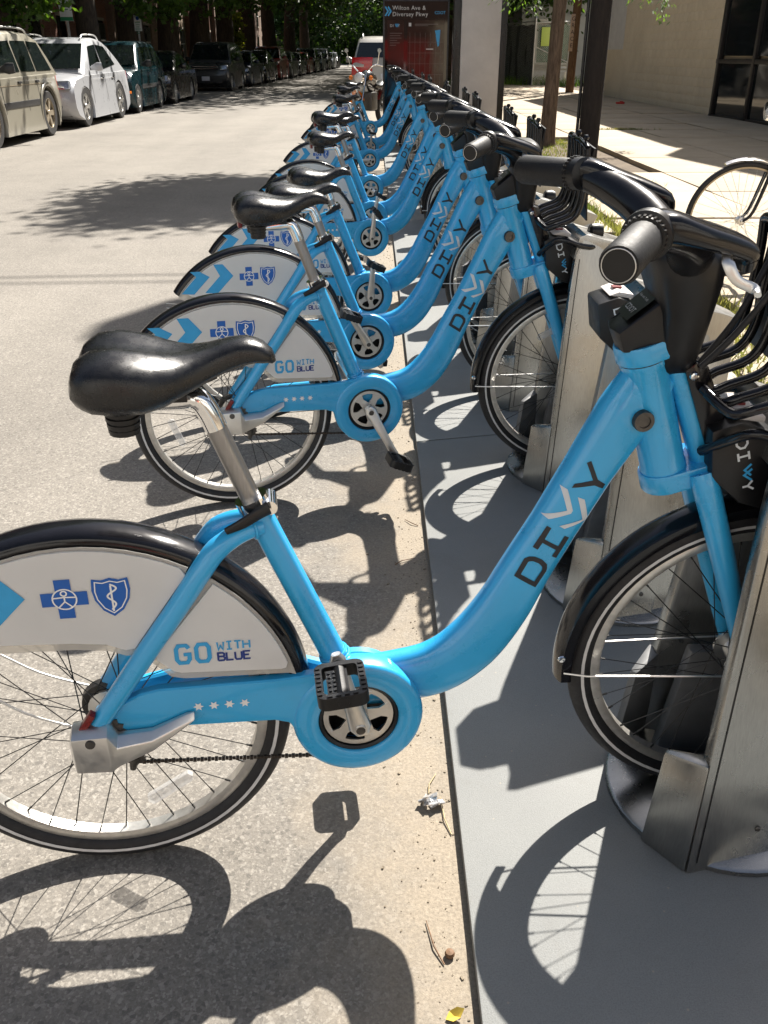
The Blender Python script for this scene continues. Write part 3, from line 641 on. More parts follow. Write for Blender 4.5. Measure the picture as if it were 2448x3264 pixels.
def bike_meshes():
    B = {}
    # --- main frame
    mb = MB(); path = smooth_path([(x, 0, z) for x, z in TUBE], 5); rad = lerp_list([(w_ / 2, h / 2) for w_, h in zip(TW, TH)], 5)
    mb.tube(path, rad, 28, power=2.6)
    ht0, ht1 = Vector((.4655, 0, .950)), Vector((.5275, 0, .757))
    mb.tube([ht0, ht0.lerp(ht1, .04), ht0.lerp(ht1, .06), ht0.lerp(ht1, .94), ht0.lerp(ht1, .96), ht1], [.0385, .0385, .0368, .0368, .0385, .0385], 28)
    mb.tube([(.445, 0, .90), (.47, 0, .90), (.50, 0, .885)], [(.026, .042), (.031, .05), (.031, .045)], 20)
    mb.tube([(-.010, 0, .355), (-.152, 0, .712), (-.158, 0, .727)], [.0235, .0225, .0225], 20)
    mb.tube([(-.156, 0, .722), (-.162, 0, .738)], .026, 20)
    def bead(c, axis, r_, rr_=.0030):
        axis = Vector(axis).normalized(); q = axis.to_track_quat('Z', 'Y').to_matrix(); t_ = MB().ring(r_, rr_, (0, 0, 0), 'Z', 28, 7); mb.add([q @ Vector(p) + Vector(c) for p in t_.v], t_.f)
    bead((-.0395, 0, .430), (-.372, 0, .928), .0245); bead((-.036, 0, .424), (-.25, 0, .96), .0262)
    for sg in (-1, 1): bead((-.163, sg * .017, .6985), (-.9, sg * .35, -.10), .0175)
    B['frame'] = mb.mesh('frame', M['blue'], smooth=35)
    mb = MB(); mb.lathe([(0, -.0385), (.010, -.0385), (.0105, -.041), (.0165, -.041), (.0175, -.0385), (.0175, -.02)], (.465, 0, .856), 'Y', 20)
    B['hole'] = mb.mesh('bolt_cover', M['steel_dk'])
    # seat stays
    for sg, nm in ((-1, 'stay_n'), (1, 'stay_f')):
        pts = smooth_path([(-.150, sg * .012, .700), (-.186, sg * .026, .694), (-.222, sg * .038, .675), (-.250, sg * .044, .640), (-.290, sg * .046, .581), (-.360, sg * .049, .483), (-.452, sg * .053, .352)], 4)
        mb = MB().tube(pts, lerp_list([.0155, .0165, .0185, .0185, .018, .018, .017], 4), 16)
        B[nm] = mb.mesh('seat_stay', M['blue'], smooth=40)
    # chain stays
    top = [(-.466, .352), (-.450, .380), (-.404, .392), (-.375, .407), (-.343, .414), (-.14, .4145), (-.08, .4185), (-.04, .4235)] + [(.092 * math.cos(R(q)), .313 + .092 * math.sin(R(q))) for q in range(108, 236, 9)]
    bot = [(-.068, .2145), (-.096, .248), (-.110, .290), (-.124, .316), (-.150, .3245), (-.337, .331), (-.385, .322), (-.426, .308), (-.455, .300), (-.472, .318)]
    mb = MB().prism(top + bot, -.0475, -.026); B['cstay_n'] = mb.mesh('chain_stay', M['blue'], bevel=.007, seg=3)
    mb = MB().tube([(-.01, .03, .34), (-.10, .042, .365), (-.30, .050, .362), (-.455, .053, .335)], [(.014, .03), (.014, .034), (.013, .03), (.012, .02)], 14, power=3)
    B['cstay_f'] = mb.mesh('chain_stay', M['blue'])
    st = MB()
    for i in range(4):
        cx, cz = -.2785 + .0265 * i, .372; P = [((.0092 if q % 2 else .0046) * math.sin(math.pi * q / 6), (.0092 if q % 2 else .0046) * math.cos(math.pi * q / 6)) for q in range(12)]
        st.add([(cx, -.0484, cz)] + [(cx + u, -.0484, cz + v) for u, v in P], [(0, 1 + q, 1 + (q + 1) % 12) for q in range(12)])
    B['stars'] = st.mesh('star_marks', M['white_print'], smooth=0)
    # chain guard: fat ring
    mb = MB(); pr = [(.0725, -.028), (.0725, -.0485), (.076, -.0515), (.108, -.0515), (.1145, -.049), (.1175, -.042), (.1175, -.012), (.113, -.004), (.09, -.002), (.0725, -.006)]
    mb.lathe(pr, BB, 'Y', 56, capprof=True); B['guard'] = mb.mesh('chain_guard', M['blue'], smooth=50)
    mb = MB().lathe([(.0727, -.046), (.0727, -.020), (.064, -.020), (.066, -.044), (.0700, -.0475)], BB, 'Y', 48, capprof=True); mb.lathe([(.0, -.010), (.070, -.010), (.072, -.006), (0, -.006)], BB, 'Y', 32); B['guard_in'] = mb.mesh('inner_ring', M['black'])
    mb = MB().lathe([(0, .02), (.09, .02), (.095, .026), (.095, .04), (.085, .046), (0, .046)], BB, 'Y', 40); B['guard_l'] = mb.mesh('hub_cover', M['blue'])
    # chain ring: five arms
    mb = MB().lathe([(.054, -.041), (.0635, -.041), (.0635, -.037), (.054, -.037)], (0, 0, 0), 'Y', 40, capprof=True)
    for i in range(5):
        a = 2 * math.pi * i / 5 + .3; rr = Matrix.Rotation(-a, 3, 'Y')
        P = [(.0, -.019), (.020, -.013), (.040, -.0095), (.056, -.017), (.060, 0), (.056, .017), (.040, .0095), (.020, .013), (0, .019)]
        vs = [rr @ Vector((u, -.0425, v)) for u, v in P] + [rr @ Vector((u, -.038, v)) for u, v in P]; n = len(P)
        mb.add(vs, [tuple(range(n)), tuple(range(2 * n - 1, n - 1, -1))] + [(q, (q + 1) % n, (q + 1) % n + n, q + n) for q in range(n)])
        mb.lathe([(0, -.0432), (.0035, -.0432), (.0035, -.042)], rr @ Vector((.051, 0, 0)), 'Y', 8)
    B['ring'] = mb.mesh('chain_ring', M['alloy'], smooth=30)
    # cranks (origin at the bottom bracket, arm along +z) and pedal
    def arm(sg):
        mb = MB(); y0, y1 = sg * .066, sg * .092
        P = [(0, .0, .021), (0, .045, .0165), (0, .10, .0135), (0, .15, .0125), (0, .170, .0145)]
        mb.tube([(0, y0 + (y1 - y0) * min(1, max(0, (z - .0) / .12)), z) for _, z, r in [(0, -.018, 0)] + P + [(0, .184, 0)]], [(.008, .012), (.011, .021), (.0085, .0165), (.0075, .0135), (.0075, .0128), (.009, .0145), (.006, .008)], 14, power=2.6)
        mb.lathe([(0, sg * .0805), (.010, sg * .0805), (.0105, sg * .074), (.0105, sg * .03)], (0, 0, 0), 'Y', 16); mb.lathe([(0, sg * .012), (.013, sg * .012), (.013, sg * .066), (0, sg * .066)], (0, 0, 0), 'Y', 16)
        mb.lathe([(0, sg * .084), (.0085, sg * .084), (.0085, sg * .10), (0, sg * .10)], (0, 0, .170), 'Y', 12)
        return mb.mesh('crank_arm', M['alloy'], smooth=45)
    B['arm_r'] = arm(-1); B['arm_l'] = arm(1)
    mb = MB().lathe([(0, -.0810), (.006, -.0812), (.0085, -.0808)], (0, 0, 0), 'Y', 12); B['crank_bolt'] = mb.mesh('crank_bolt', M['steel_dk'])
    def pedal(sg):   # origin on the spindle; body across y, tread faces +-z
        mb = MB(); W2, L2, h = .041, .046, .012
        def rr(w_, l, n=4, r=.016):
            out = []
            for cx, cy, a0 in ((w_ - r, l - r, 0), (-w_ + r, l - r, 90), (-w_ + r, -l + r, 180), (w_ - r, -l + r, 270)):
                for i in range(n + 1): a = R(a0 + 90 * i / n); out.append((cx + r * math.cos(a), cy + r * math.sin(a)))
            return out
        o = rr(W2, L2); i_ = rr(W2 - .012, L2 - .011, r=.008); n = len(o); cy = sg * .058
        for (a, b, za, zb) in ((o, o, -h, h), (o, i_, h, h), (i_, i_, h, -h), (i_, o, -h, -h)):
            vs = [(x, y + cy, za) for x, y in a] + [(x, y + cy, zb) for x, y in b]
            mb.add(vs, [(q, (q + 1) % n, (q + 1) % n + n, q + n) for q in range(n)])
        mb.box((-.010, cy, 0), (.026, .058, .016)); mb.box((.006, cy, 0), (.012, .07, .014))
        for s2 in (-1, 1):
            for q in range(7):
                for s3 in (-1, 1): mb.box((s3 * .035, cy - .033 + q * .011, s2 * .0126), (.007, .006, .003))
            for a in range(3):
                for c_ in range(5): mb.box((-.018 + a * .008, cy - .022 + c_ * .011, s2 * .009), (.004, .006, .003))
            for q in range(4): mb.box((-.02 + q * .0135, cy + sg * .041, s2 * .0126), (.008, .005, .003))
        mb.lathe([(0, 0), (.0065, 0), (.0065, sg * .02), (.012, sg * .022), (.012, sg * .10), (.009, sg * .1045), (0, sg * .1045)], (0, 0, 0), 'Y', 12)
        return mb.mesh('pedal', M['black'], smooth=30)
    B['pedal_r'] = pedal(-1); B['pedal_l'] = pedal(1)
    # chain
    mb = MB()
    a, b = Vector((-.405, -.048, .262)), Vector((-.03, -.044, .232)); n = 60
    for i in range(n):
        p = a.lerp(b, (i + .5) / n); d = (b - a).normalized(); an = math.atan2(d.z, d.x); rr_ = Matrix.Rotation(-an, 3, 'Y')
        mb.box(p, (.0058, .006 if i % 2 else .0035, .0062 if i % 2 else .0050), rr_)
    mb.tube([(-.405, -.048, .262), (-.432, -.048, .275), (-.455, -.048, .290)], .003, 6)
    B['chain'] = mb.mesh('chain', M['chain'], smooth=0)
    mb = MB(); t = 11; mb.prism([((.020 if i % 2 else .016) * math.cos(math.pi * i / t) - .398, (.020 if i % 2 else .016) * math.sin(math.pi * i / t) + .276) for i in range(2 * t)], -.0515, -.0465)
    mb.tube([(-.398, -.049, .276), (-.404, -.049, .248)], [.010, .006], 8); B['pulley'] = mb.mesh('derailleur', M['steel_dk'], smooth=0)
    # cast cover over the rear axle
    mb = MB()
    sec = [(-.496, .296, .345, -.058, -.074), (-.489, .282, .366, -.050, -.088), (-.430, .280, .368, -.050, -.090), (-.418, .284, .336, -.050, -.082), (-.360, .305, .338, -.050, -.074), (-.300, .345, .364, -.050, -.066), (-.286, .354, .366, -.050, -.062)]
    mb.loft([[(x, y0, z0), (x, y1, z0), (x, y1, z1 - .012), (x, y0 - (y0 - y1) * .35, z1), (x, y0, z1)] for x, z0, z1, y0, y1 in sec])
    B['cover'] = mb.mesh('axle_cover', M['alloy'], bevel=.004, seg=2)
    mb = MB().lathe([(0, -.0925), (.008, -.0925), (.009, -.088), (.009, -.07)], (-.458, 0, .345), 'Y', 14); B['axle_bolt'] = mb.mesh('axle_bolt', M['steel_dk'])
    mb = MB().prism([(-.478, .362), (-.468, .356), (-.447, .386), (-.456, .393)], -.072, -.056); B['rear_refl'] = mb.mesh('rear_reflector', M['red_refl'], bevel=.002)
    # rear fender
    def fender(c, Rr, a0, a1, hw, side, name, n=40):
        mb = MB(); rings = []
        prof = [(-side, -hw), (-side * .35, -hw * .96), (-.004, -hw * .72), (0, -hw * .35), (.001, 0), (0, hw * .35), (-.004, hw * .72), (-side * .35, hw * .96), (-side, hw)]
        prof = prof + [(r - .0022, l * .94) for r, l in prof[::-1]]
        for i in range(n + 1):
            a = a0 + (a1 - a0) * i / n; rings.append([(c[0] + (Rr + r) * math.cos(a), l, c[2] + (Rr + r) * math.sin(a)) for r, l in prof])
        mb.loft(rings); return mb.mesh(name, M['black_gloss'], smooth=50)
    B['rfender'] = fender((-.450, 0, .347), .370, R(3), R(146), .036, .030, 'rear_fender')
    mb = MB()
    for a in (47, 128):
        for l in (-.022, .022): mb.lathe([(0, .371), (.004, .371), (.006, .369)], (0, 0, 0), 'Z', 10)
    B['ffender'] = fender((HUB_F[0], 0, HUB_F[2]), .353, R(85), R(186), .034, .026, 'front_fender', 30)
    mb = MB().lathe([(0, -.0335), (.006, -.0345), (.008, -.032)], (HUB_F[0] - .346, 0, HUB_F[2] + .02), 'Y', 10); B['rivet'] = mb.mesh('rivet', M['chrome'])
    # side panels (clear sheet with white printed film)
    def arc(Rr, a0, a1, n=16): return [(-.450 + Rr * math.cos(R(a0 + (a1 - a0) * i / n)), .347 + Rr * math.sin(R(a0 + (a1 - a0) * i / n))) for i in range(n + 1)]
    back = arc(.344, 142, 61) + [(-.275, .635), (-.370, .502), (-.385, .500), (-.415, .514), (-.47, .521), (-.58, .527), (-.69, .540)]
    front = arc(.344, 51, 17) + [(-.124, .438), (-.132, .436), (-.300, .445), (-.312, .449), (-.338, .475), (-.335, .488)]
    backc = arc(.350, 147, 59) + [(-.36, .487), (-.385, .486), (-.415, .499), (-.47, .506), (-.70, .512)]
    frontc = arc(.350, 56, 12) + [(-.12, .424), (-.296, .430), (-.318, .436), (-.345, .466), (-.362, .486), (-.36, .50)]
    for sg, nm in ((-1, 'n'), (1, 'f')):
        y = sg * .0425
        mb = MB().prism(back, y, y + sg * .003).prism(front, y, y + sg * .003); B['panel_' + nm] = mb.mesh('side_panel', M['panel'], smooth=0)
        mb = MB().prism(backc, y - sg * .002, y - sg * .0005).prism(frontc, y - sg * .002, y - sg * .0005); B['clear_' + nm] = mb.mesh('clear_sheet', M['clear'], smooth=0)
    B.update({'mark_' + k: v for k, v in side_panel_marks().items()})
    # fork, crowns and front tube
    mb = MB()
    f0, f1 = Vector((.513, 0, .955)), Vector((.604, 0, .745))
    mb.tube([f0, f1], [(.024, .0195), (.026, .0205)], 18, power=2.6)
    ax = (ht1 - ht0).normalized()
    def crown(z, x1, h, r0, w1):
        c0 = ht0 + ax * z; fd = Vector((math.cos(R(17.8)), 0, math.sin(R(17.8)))); out = []
        for i in range(15): an = R(80 + 200 * i / 14); out.append((r0 * math.cos(an), r0 * math.sin(an)))
        for i in range(7): an = R(-70 + 140 * i / 6); out.append((x1 - w1 * .6 + w1 * .6 * math.cos(an), w1 * math.sin(an)))
        e = .004; rings = []
        for q, sc in ((-h / 2, .965), (-h / 2 + e, 1), (h / 2 - e, 1), (h / 2, .965)): rings.append([c0 + ax * q + fd * (t * sc) + Vector((0, l * sc, 0)) for t, l in out])
        mb.loft(rings)
    crown(-.016, .090, .030, .0425, .027); crown(.218, .112, .034, .0425, .046)
    for sg in (-1, 1):
        mb.tube(smooth_path([(.580, sg * .040, .765), (.592, sg * .048, .732), (.640, sg * .056, .605), (.698, sg * .057, .450), (HUB_F[0], sg * .057, HUB_F[2])], 4), lerp_list([.022, .0225, .021, .018, .014], 4), 16)
    B['fork'] = mb.mesh('fork', M['blue'], smooth=40)
    mb = MB()
    for zz in (.0, .213): 
        p = ht0 + ax * (zz if zz else .0); mb.tube([p - ax * .0012, p + ax * .0012], .0395, 24)
    B['seal'] = mb.mesh('bearing_seal', M['black'])
    # carrier plate with bolts, and tube rack
    mb = MB()
    P = [(.526, .938), (.542, .952), (.560, .944), (.626, .812), (.620, .790), (.600, .782), (.588, .792)]
    for y in (-.026, .026): mb.prism(P, y - .004, y + .004)
    mb.prism([(.547, .95), (.564, .943), (.626, .81), (.614, .795)], -.026, .026)
    B['cplate'] = mb.mesh('carrier_plate', M['black_gloss'], bevel=.003)
    mb = MB()
    for (x, z) in ((.541, .930), (.597, .806)): mb.lathe([(0, -.036), (.004, -.036), (.0065, -.0345), (.008, -.030)], (x, 0, z), 'Y', 12)
    B['pbolts'] = mb.mesh('carrier_bolt', M['chrome'])
    mb = MB()
    for y in (-.132, -.082, -.030, .030, .082, .132):
        pts = smooth_path([(.556, y * .45, .912), (.575, y * .85, .902), (.60, y, .915), (.648, y, .935), (.668, y, .970), (.674, y, 1.03), (.675, y, 1.09), (.671, y * .985, 1.138)], 4)
        mb.tube(pts, .0085, 8)
    mb.tube(smooth_path([(.671, -.128, 1.138), (.666, -.08, 1.147), (.666, .08, 1.147), (.671, .128, 1.138)], 4), .0085, 8)
    mb.tube(smooth_path([(.575, -.03, .80), (.600, -.09, .850), (.625, -.115, .868), (.69, -.12, .850), (.74, -.08, .840), (.74, .08, .840), (.69, .12, .850), (.60, .09, .850), (.575, .03, .80)], 4), .0085, 8)
    B['rack'] = mb.mesh('carrier_rack', M['black_gloss'], smooth=50)
    mb = MB()
    rings = []
    for t in np.linspace(0, 1, 9):
        x = .690 - .008 * math.sin(t * 3.14); z = .930 + t * .208; rings.append([(x, -.130, z), (x, .130, z), (x + .005, .130, z), (x + .005, -.130, z)])
    mb.loft(rings); B['rackpanel'] = mb.mesh('back_board', M['black'], smooth=40)
    mb = MB()
    for y in (-.10, .0): mb.lathe([(0, .0), (.0035, .0), (.0035, .010), (.008, .013), (.0095, .019), (.006, .025), (0, .026)], (.668, y, 1.146), 'Z', 10)
    mb.lathe([(0, -.125), (.011, -.125), (.012, -.112), (.004, -.108), (.004, -.10)], (.682, 0, 1.02), 'Y', 10)
    B['knob'] = mb.mesh('cord_knob', M['black_gloss'])
    mb = MB().tube(smooth_path([(.548, -.032, .945), (.585, -.045, 1.00), (.62, -.06, 1.07), (.648, -.072, 1.135), (.668, -.07, 1.160), (.684, -.04, 1.162), (.685, 0, 1.158), (.670, .02, 1.155), (.64, .01, 1.10), (.60, -.01, 1.02), (.55, -.02, .948)], 6), .0052, 8)
    B['cord'] = mb.mesh('bungee_cord', M['rubber'], smooth=50)
    # stem housing and shroud
    mb = MB()
    mb.loft([[(.424, -.034, .968), (.420, 0, .966), (.424, .034, .968), (.50, .036, .975), (.505, 0, .975), (.50, -.036, .975)], [(.412, -.036, 1.000), (.405, 0, .999), (.412, .036, 1.000), (.492, .038, 1.065), (.50, 0, 1.066), (.492, -.038, 1.065)], [(.425, -.030, 1.008), (.420, 0, 1.008), (.425, .030, 1.008), (.485, .032, 1.068), (.49, 0, 1.069), (.485, -.032, 1.068)]])
    B['stem'] = mb.mesh('stem_housing', M['black'], bevel=.004)
    mb = MB(); e = Vector((.068, 0, .0585)).normalized(); o = Vector((.428, 0, 1.0125))
    mb.add([tuple(o + e * a + Vector((-.0052, b, .0061))) for a, b in ((0, -.028), (.075, -.029), (.075, .029), (0, .028))], [(0, 1, 2, 3)]); B['sticker'] = mb.mesh('safety_sticker', M['kiosk_black'])
    mb = MB()
    rings = []
    for z, x0, x1, hw in ((.925, .500, .528, .014), (.935, .488, .542, .028), (.97, .480, .548, .040), (1.03, .470, .553, .056), (1.08, .450, .556, .074), (1.115, .442, .554, .082), (1.132, .450, .543, .078), (1.140, .465, .53, .060)):
        rings.append([((x0 + x1) / 2 + (x1 - x0) / 2 * math.copysign(abs(math.cos(a)) ** .6, math.cos(a)), hw * math.copysign(abs(math.sin(a)) ** .6, math.sin(a)), z) for a in np.linspace(0, 2 * math.pi, 21)[:-1]])
    mb.loft(rings); B['shroud'] = mb.mesh('cable_shroud', M['black'], smooth=50)
    # handlebar
    mb = MB(); pts = []
    half = [(.480, 0, 1.082), (.478, .055, 1.098), (.455, .120, 1.130), (.415, .180, 1.154), (.370, .228, 1.167), (.354, .245, 1.167)]
    rr = [(.034, .030), (.034, .030), (.031, .030), (.026, .026), (.020, .021), (.018, .018)]
    pts = [Vector((x, -y, z)) for x, y, z in half[::-1]] + [Vector(p) for p in half[1:]]; rad = rr[::-1] + rr[1:]
    mb.tube(smooth_path(pts, 5), lerp_list(rad, 5), 20, up=Vector((1, 0, 0)))
    B['bar'] = mb.mesh('handlebar', M['black_gloss'], smooth=50)
    for sg, nm in ((-1, 'n'), (1, 'f')):
        a = Vector((.356, sg * .240, 1.168)); b = Vector((.297, sg * .345, 1.158)); d = (b - a).normalized()
        if sg > 0: a = a - d * .028
        mb = MB().tube([a + d * .012, a + d * .02, b - d * .006, b], [.0205, .0235, .0245, .0225], 24)
        B['grip_' + nm] = mb.mesh('grip', M['grip'], smooth=45)
        big = .0315 if sg < 0 else .0262
        mb = MB().tube([a - d * .012, a - d * .010, a + d * .004, a + d * .006, a + d * .016, a + d * .017], [.022, big, big, .0262, .0262, .02], 28)
        for q in range(26):
            an = 2 * math.pi * q / 26; u = d.orthogonal().normalized(); v = d.cross(u)
            for t in (.009, .0135): mb.box(a + d * t + (u * math.cos(an) + v * math.sin(an)) * .0265, (.003, .003, .003))
        B['shift_' + nm] = mb.mesh('shift_ring', M['black'], smooth=45)
        mb = MB().tube([b - d * .0005, b + d * .0008], .0185, 24); mb2 = MB().ring(.0195, .0007, (0, 0, 0), 'Z', 28, 6)
        q = d.to_track_quat('Z', 'Y').to_matrix(); mb.add([q @ Vector(p) + b + d * .001 for p in mb2.v], mb2.f, 1)
        B['cap_' + nm] = mb.mesh('grip_end', [M['black'], M['alloy']], smooth=45)
        # brake lever body and blade
        mb = MB().tube(smooth_path([(.362, sg * .226, 1.168), (.385, sg * .222, 1.176), (.43, sg * .205, 1.164), (.475, sg * .188, 1.150), (.503, sg * .178, 1.137), (.509, sg * .176, 1.114)], 4), lerp_list([(.020, .020), (.030, .019), (.036, .016), (.036, .015), (.034, .014), (.022, .010)], 4), 20, power=3.2)
        B['brake_' + nm] = mb.mesh('brake_housing', M['black_gloss'], smooth=50)
        mb = MB().tube(smooth_path([(.475, sg * .200, 1.140), (.468, sg * .225, 1.132), (.480, sg * .232, 1.112), (.502, sg * .236, 1.102), (.503, sg * .250, 1.098)], 4), lerp_list([(.006, .010), (.004, .008), (.004, .007), (.004, .007), (.004, .005)], 4), 10)
        B['lever_' + nm] = mb.mesh('brake_lever', M['alloy'], smooth=50)
    mb = MB()
    mb.tube(smooth_path([(.40, -.20, 1.165), (.47, -.16, 1.09), (.50, -.08, 1.01), (.515, -.03, .95)], 5), .0028, 6)
    mb.tube(smooth_path([(.40, .20, 1.165), (.47, .16, 1.09), (.50, .08, 1.01), (.515, .03, .95)], 5), .0028, 6)
    B['cables'] = mb.mesh('brake_cable', M['rubber'])
    # lower lamp
    mb = MB().lathe([(0, 0), (.018, 0), (.026, .008), (.028, .03), (.022, .045), (0, .047)], (.735, 0, .865), 'X', 20); B['lamp'] = mb.mesh('front_lamp', M['black'])
    mb = MB(); mb.tube([(HUB_F[0] - .34, -.036, HUB_F[2] - .01), (HUB_F[0] - .30, -.05, HUB_F[2] - .006), (HUB_F[0], -.062, HUB_F[2])], .002, 6); mb.tube([(HUB_F[0] - .34, .036, HUB_F[2] - .01), (HUB_F[0] - .30, .05, HUB_F[2] - .006), (HUB_F[0], .062, HUB_F[2])], .002, 6)
    B['fstay'] = mb.mesh('fender_stay', M['alloy'])
    mb = MB()
    for sg in (-1, 1): mb.tube(smooth_path([(-.79, sg * .034, .50), (-.66, sg * .05, .47), (-.56, sg * .056, .395), (-.47, sg * .058, .352)], 5), .002, 6)
    B['rstay'] = mb.mesh('fender_stay', M['galv'])
    # seat post (origin at clamp), saddle
    ax2 = Vector((-.340, 0, .940)).normalized()
    mb = MB().tube([Vector((-.158, 0, .728)) - ax2 * .08, Vector((-.158, 0, .728)) + ax2 * .150], .0165, 22)
    B['post'] = mb.mesh('seat_post', M['seatpost'], smooth=40)
    tp = Vector((-.158, 0, .728)) + ax2 * .150
    mb = MB().tube(smooth_path([tp - ax2 * .002, tp + ax2 * .028, tp + Vector((-.024, 0, .046)), tp + Vector((-.052, 0, .046)), tp + Vector((-.10, 0, .040))], 5), lerp_list([.0178, .0182, .0185, (.013, .017), (.008, .010)], 5), 18)
    B['head'] = mb.mesh('post_head', M['chrome'], smooth=50)
    mb = MB(); mb.tube([Vector((-.156, 0, .724)), Vector((-.164, 0, .746))], .0275, 22); mb.tube([(-.134, -.024, .735), (-.134, .024, .735)], .012, 14)
    B['clamp'] = mb.mesh('seat_clamp', M['chrome'])
    mb = MB().tube(smooth_path([(-.136, -.034, .741), (-.152, -.040, .735), (-.178, -.044, .721), (-.205, -.042, .708)], 4), lerp_list([(.004, .012), (.004, .010), (.004, .009), (.004, .006)], 4), 12)
    B['qr'] = mb.mesh('clamp_lever', M['black'], smooth=50)
    B['saddle'] = saddle_mesh(); mb = MB()
    for i in range(5):
        z = .925 - .009 * i
        for yy in (-.052, .052): mb.lathe([(.018, 0), (.027 - .001 * i, .0015), (.027 - .001 * i, .006), (.018, .0075)], (-.336, yy, z), 'Z', 16)
    for yy in (-.052, .052): mb.lathe([(0, -.001), (.022, -.001), (.022, .05), (0, .05)], (-.336, yy, .888), 'Z', 14)
    mb.box((-.30, 0, .925), (.11, .05, .012)); mb.tube([(-.20, -.018, .955), (-.26, -.02, .932), (-.33, -.022, .93)], .004, 6); mb.tube([(-.20, .018, .955), (-.26, .02, .932), (-.33, .022, .93)], .004, 6)
    B['bellows'] = mb.mesh('saddle_spring', M['black'], smooth=40)
    mb = MB().box((-.385, 0, .925), (.012, .05, .025)); B['tail'] = mb.mesh('tail_reflector', M['red_refl'], bevel=.003)
    return B
def saddle_mesh():
    mb = MB(); rings = []
    #        x,     half width, crown z, edge z, bottom z, centre dip
    sec = [(-.402, .045, .972, .962, .950, .006), (-.398, .075, .985, .966, .944, .010), (-.385, .094, 1.000, .972, .936, .013), (-.355, .104, 1.010, .975, .930, .015), (-.320, .104, 1.008, .972, .928, .013), (-.285, .094, 1.000, .966, .930, .009), (-.255, .074, .994, .964, .938, .005), (-.225, .052, .995, .970, .948, .002), (-.195, .038, 1.001, .980, .960, .0), (-.165, .031, 1.007, .988, .970, .0), (-.140, .027, 1.004, .988, .974, .0), (-.122, .021, .992, .982, .972, 0), (-.113, .010, .980, .976, .970, 0)]
    for x, hw, zc_, ze, zb, dip in sec:
        ring = []
        n = 9
        for i in range(n):       # top, from +y to -y
            t = 1 - 2 * i / (n - 1); y = hw * math.sin(t * math.pi / 2) ; s = abs(y) / hw
            z = ze + (zc_ - ze) * math.sqrt(max(0, 1 - s ** 2.6)) - dip * math.exp(-(y / .018) ** 2)
            ring.append((x, y, z))
        for i in range(5):       # skirt and underside
            t = -1 + 2 * i / 4; ring.append((x + .0, hw * (.90 if i in (0, 4) else .6) * (t if i in (0, 4) else t), zb + (.0 if i in (0, 4) else .006)))
        rings.append(ring)
    mb.loft(rings)
    me = mb.mesh('saddle', M['saddle'], smooth=60)
    bm = bmesh.new(); bm.from_mesh(me); bmesh.ops.subdivide_edges(bm, edges=bm.edges, cuts=1, use_grid_fill=True, smooth=.9); bm.to_mesh(me); bm.free()
    me.polygons.foreach_set('use_smooth', [True] * len(me.polygons)); me.set_sharp_from_angle(angle=R(75))
    return me
def split_mesh(me):
    bm = bmesh.new(); bm.from_mesh(me); bm.verts.ensure_lookup_table(); seen = set(); out = []
    for v in bm.verts:
        if v.index in seen: continue
        st = [v]; isl = set([v.index])
        while st:
            q = st.pop()
            for e in q.link_edges:
                o = e.other_vert(q)
                if o.index not in isl: isl.add(o.index); st.append(o)
        seen |= isl; out.append(isl)
    res = []
    for isl in out:
        b2 = bm.copy(); b2.verts.ensure_lookup_table(); bmesh.ops.delete(b2, geom=[v for v in b2.verts if v.index not in isl], context='VERTS')
        m2 = bpy.data.meshes.new(me.name.split('.')[0]); b2.to_mesh(m2); b2.free()
        for mt in me.materials: m2.materials.append(mt)
        res.append(m2)
    bm.free(); return res
BM_ = bike_meshes()
for kk in ('knob', 'seal', 'pbolts', 'cables', 'fstay', 'rstay', 'hole'): BM_[kk] = split_mesh(BM_[kk])
WR = wheel(True); WF = wheel(False); WR['sprocket'] = split_mesh(WR['sprocket'])
LET = {'I': [(0.3246, 0.6725), (0.332, 0.6682), (0.322, 0.6474), (0.3472, 0.6323), (0.3568, 0.6519), (0.3655, 0.6468), (0.3462, 0.6083), (0.3374, 0.6135), (0.3438, 0.6252), (0.3189, 0.6409), (0.3114, 0.6283), (0.3028, 0.6333)],
 'c1': [(0.3156, 0.6917), (0.356, 0.7002), (0.3428, 0.7436), (0.3541, 0.7381), (0.3658, 0.6995), (0.3632, 0.694), (0.3267, 0.6843)],
 'c2': [(0.3451, 0.6716), (0.3857, 0.6796), (0.3719, 0.7242), (0.3841, 0.7189), (0.3951, 0.6832), (0.3926, 0.6768), (0.3546, 0.6657)],
 'Y': [(0.3603, 0.7411), (0.3647, 0.7485), (0.3947, 0.7535), (0.3814, 0.785), (0.3882, 0.7884), (0.4028, 0.7543), (0.4181, 0.7437), (0.4143, 0.7359), (0.3983, 0.7441)]}
DC = [(0.2796, 0.5803), (0.2932, 0.6086), (0.2986, 0.6112), (0.3066, 0.6108), (0.318, 0.6051), (0.3262, 0.5962), (0.3269, 0.5894), (0.3262, 0.585), (0.312, 0.559), (0.2796, 0.5803)]
def decal(poly, mat, name='letter'):
    bm = bmesh.new(); vs = [bm.verts.new((x, 0, z)) for x, z in poly]; bm.faces.new(vs); bm.normal_update()
    bmesh.ops.triangulate(bm, faces=bm.faces[:], ngon_method='EAR_CLIP'); bmesh.ops.subdivide_edges(bm, edges=bm.edges[:], cuts=5, use_grid_fill=True); bmesh.ops.triangulate(bm, faces=bm.faces[:])
    for v in bm.verts: v.co.y = -tube_half(v.co.x, v.co.z) - .0009
    bmesh.ops.recalc_face_normals(bm, faces=bm.faces)
    me = bpy.data.meshes.new(name); bm.to_mesh(me); bm.free(); me.materials.append(mat); me.polygons.foreach_set('use_smooth', [True] * len(me.polygons)); return me
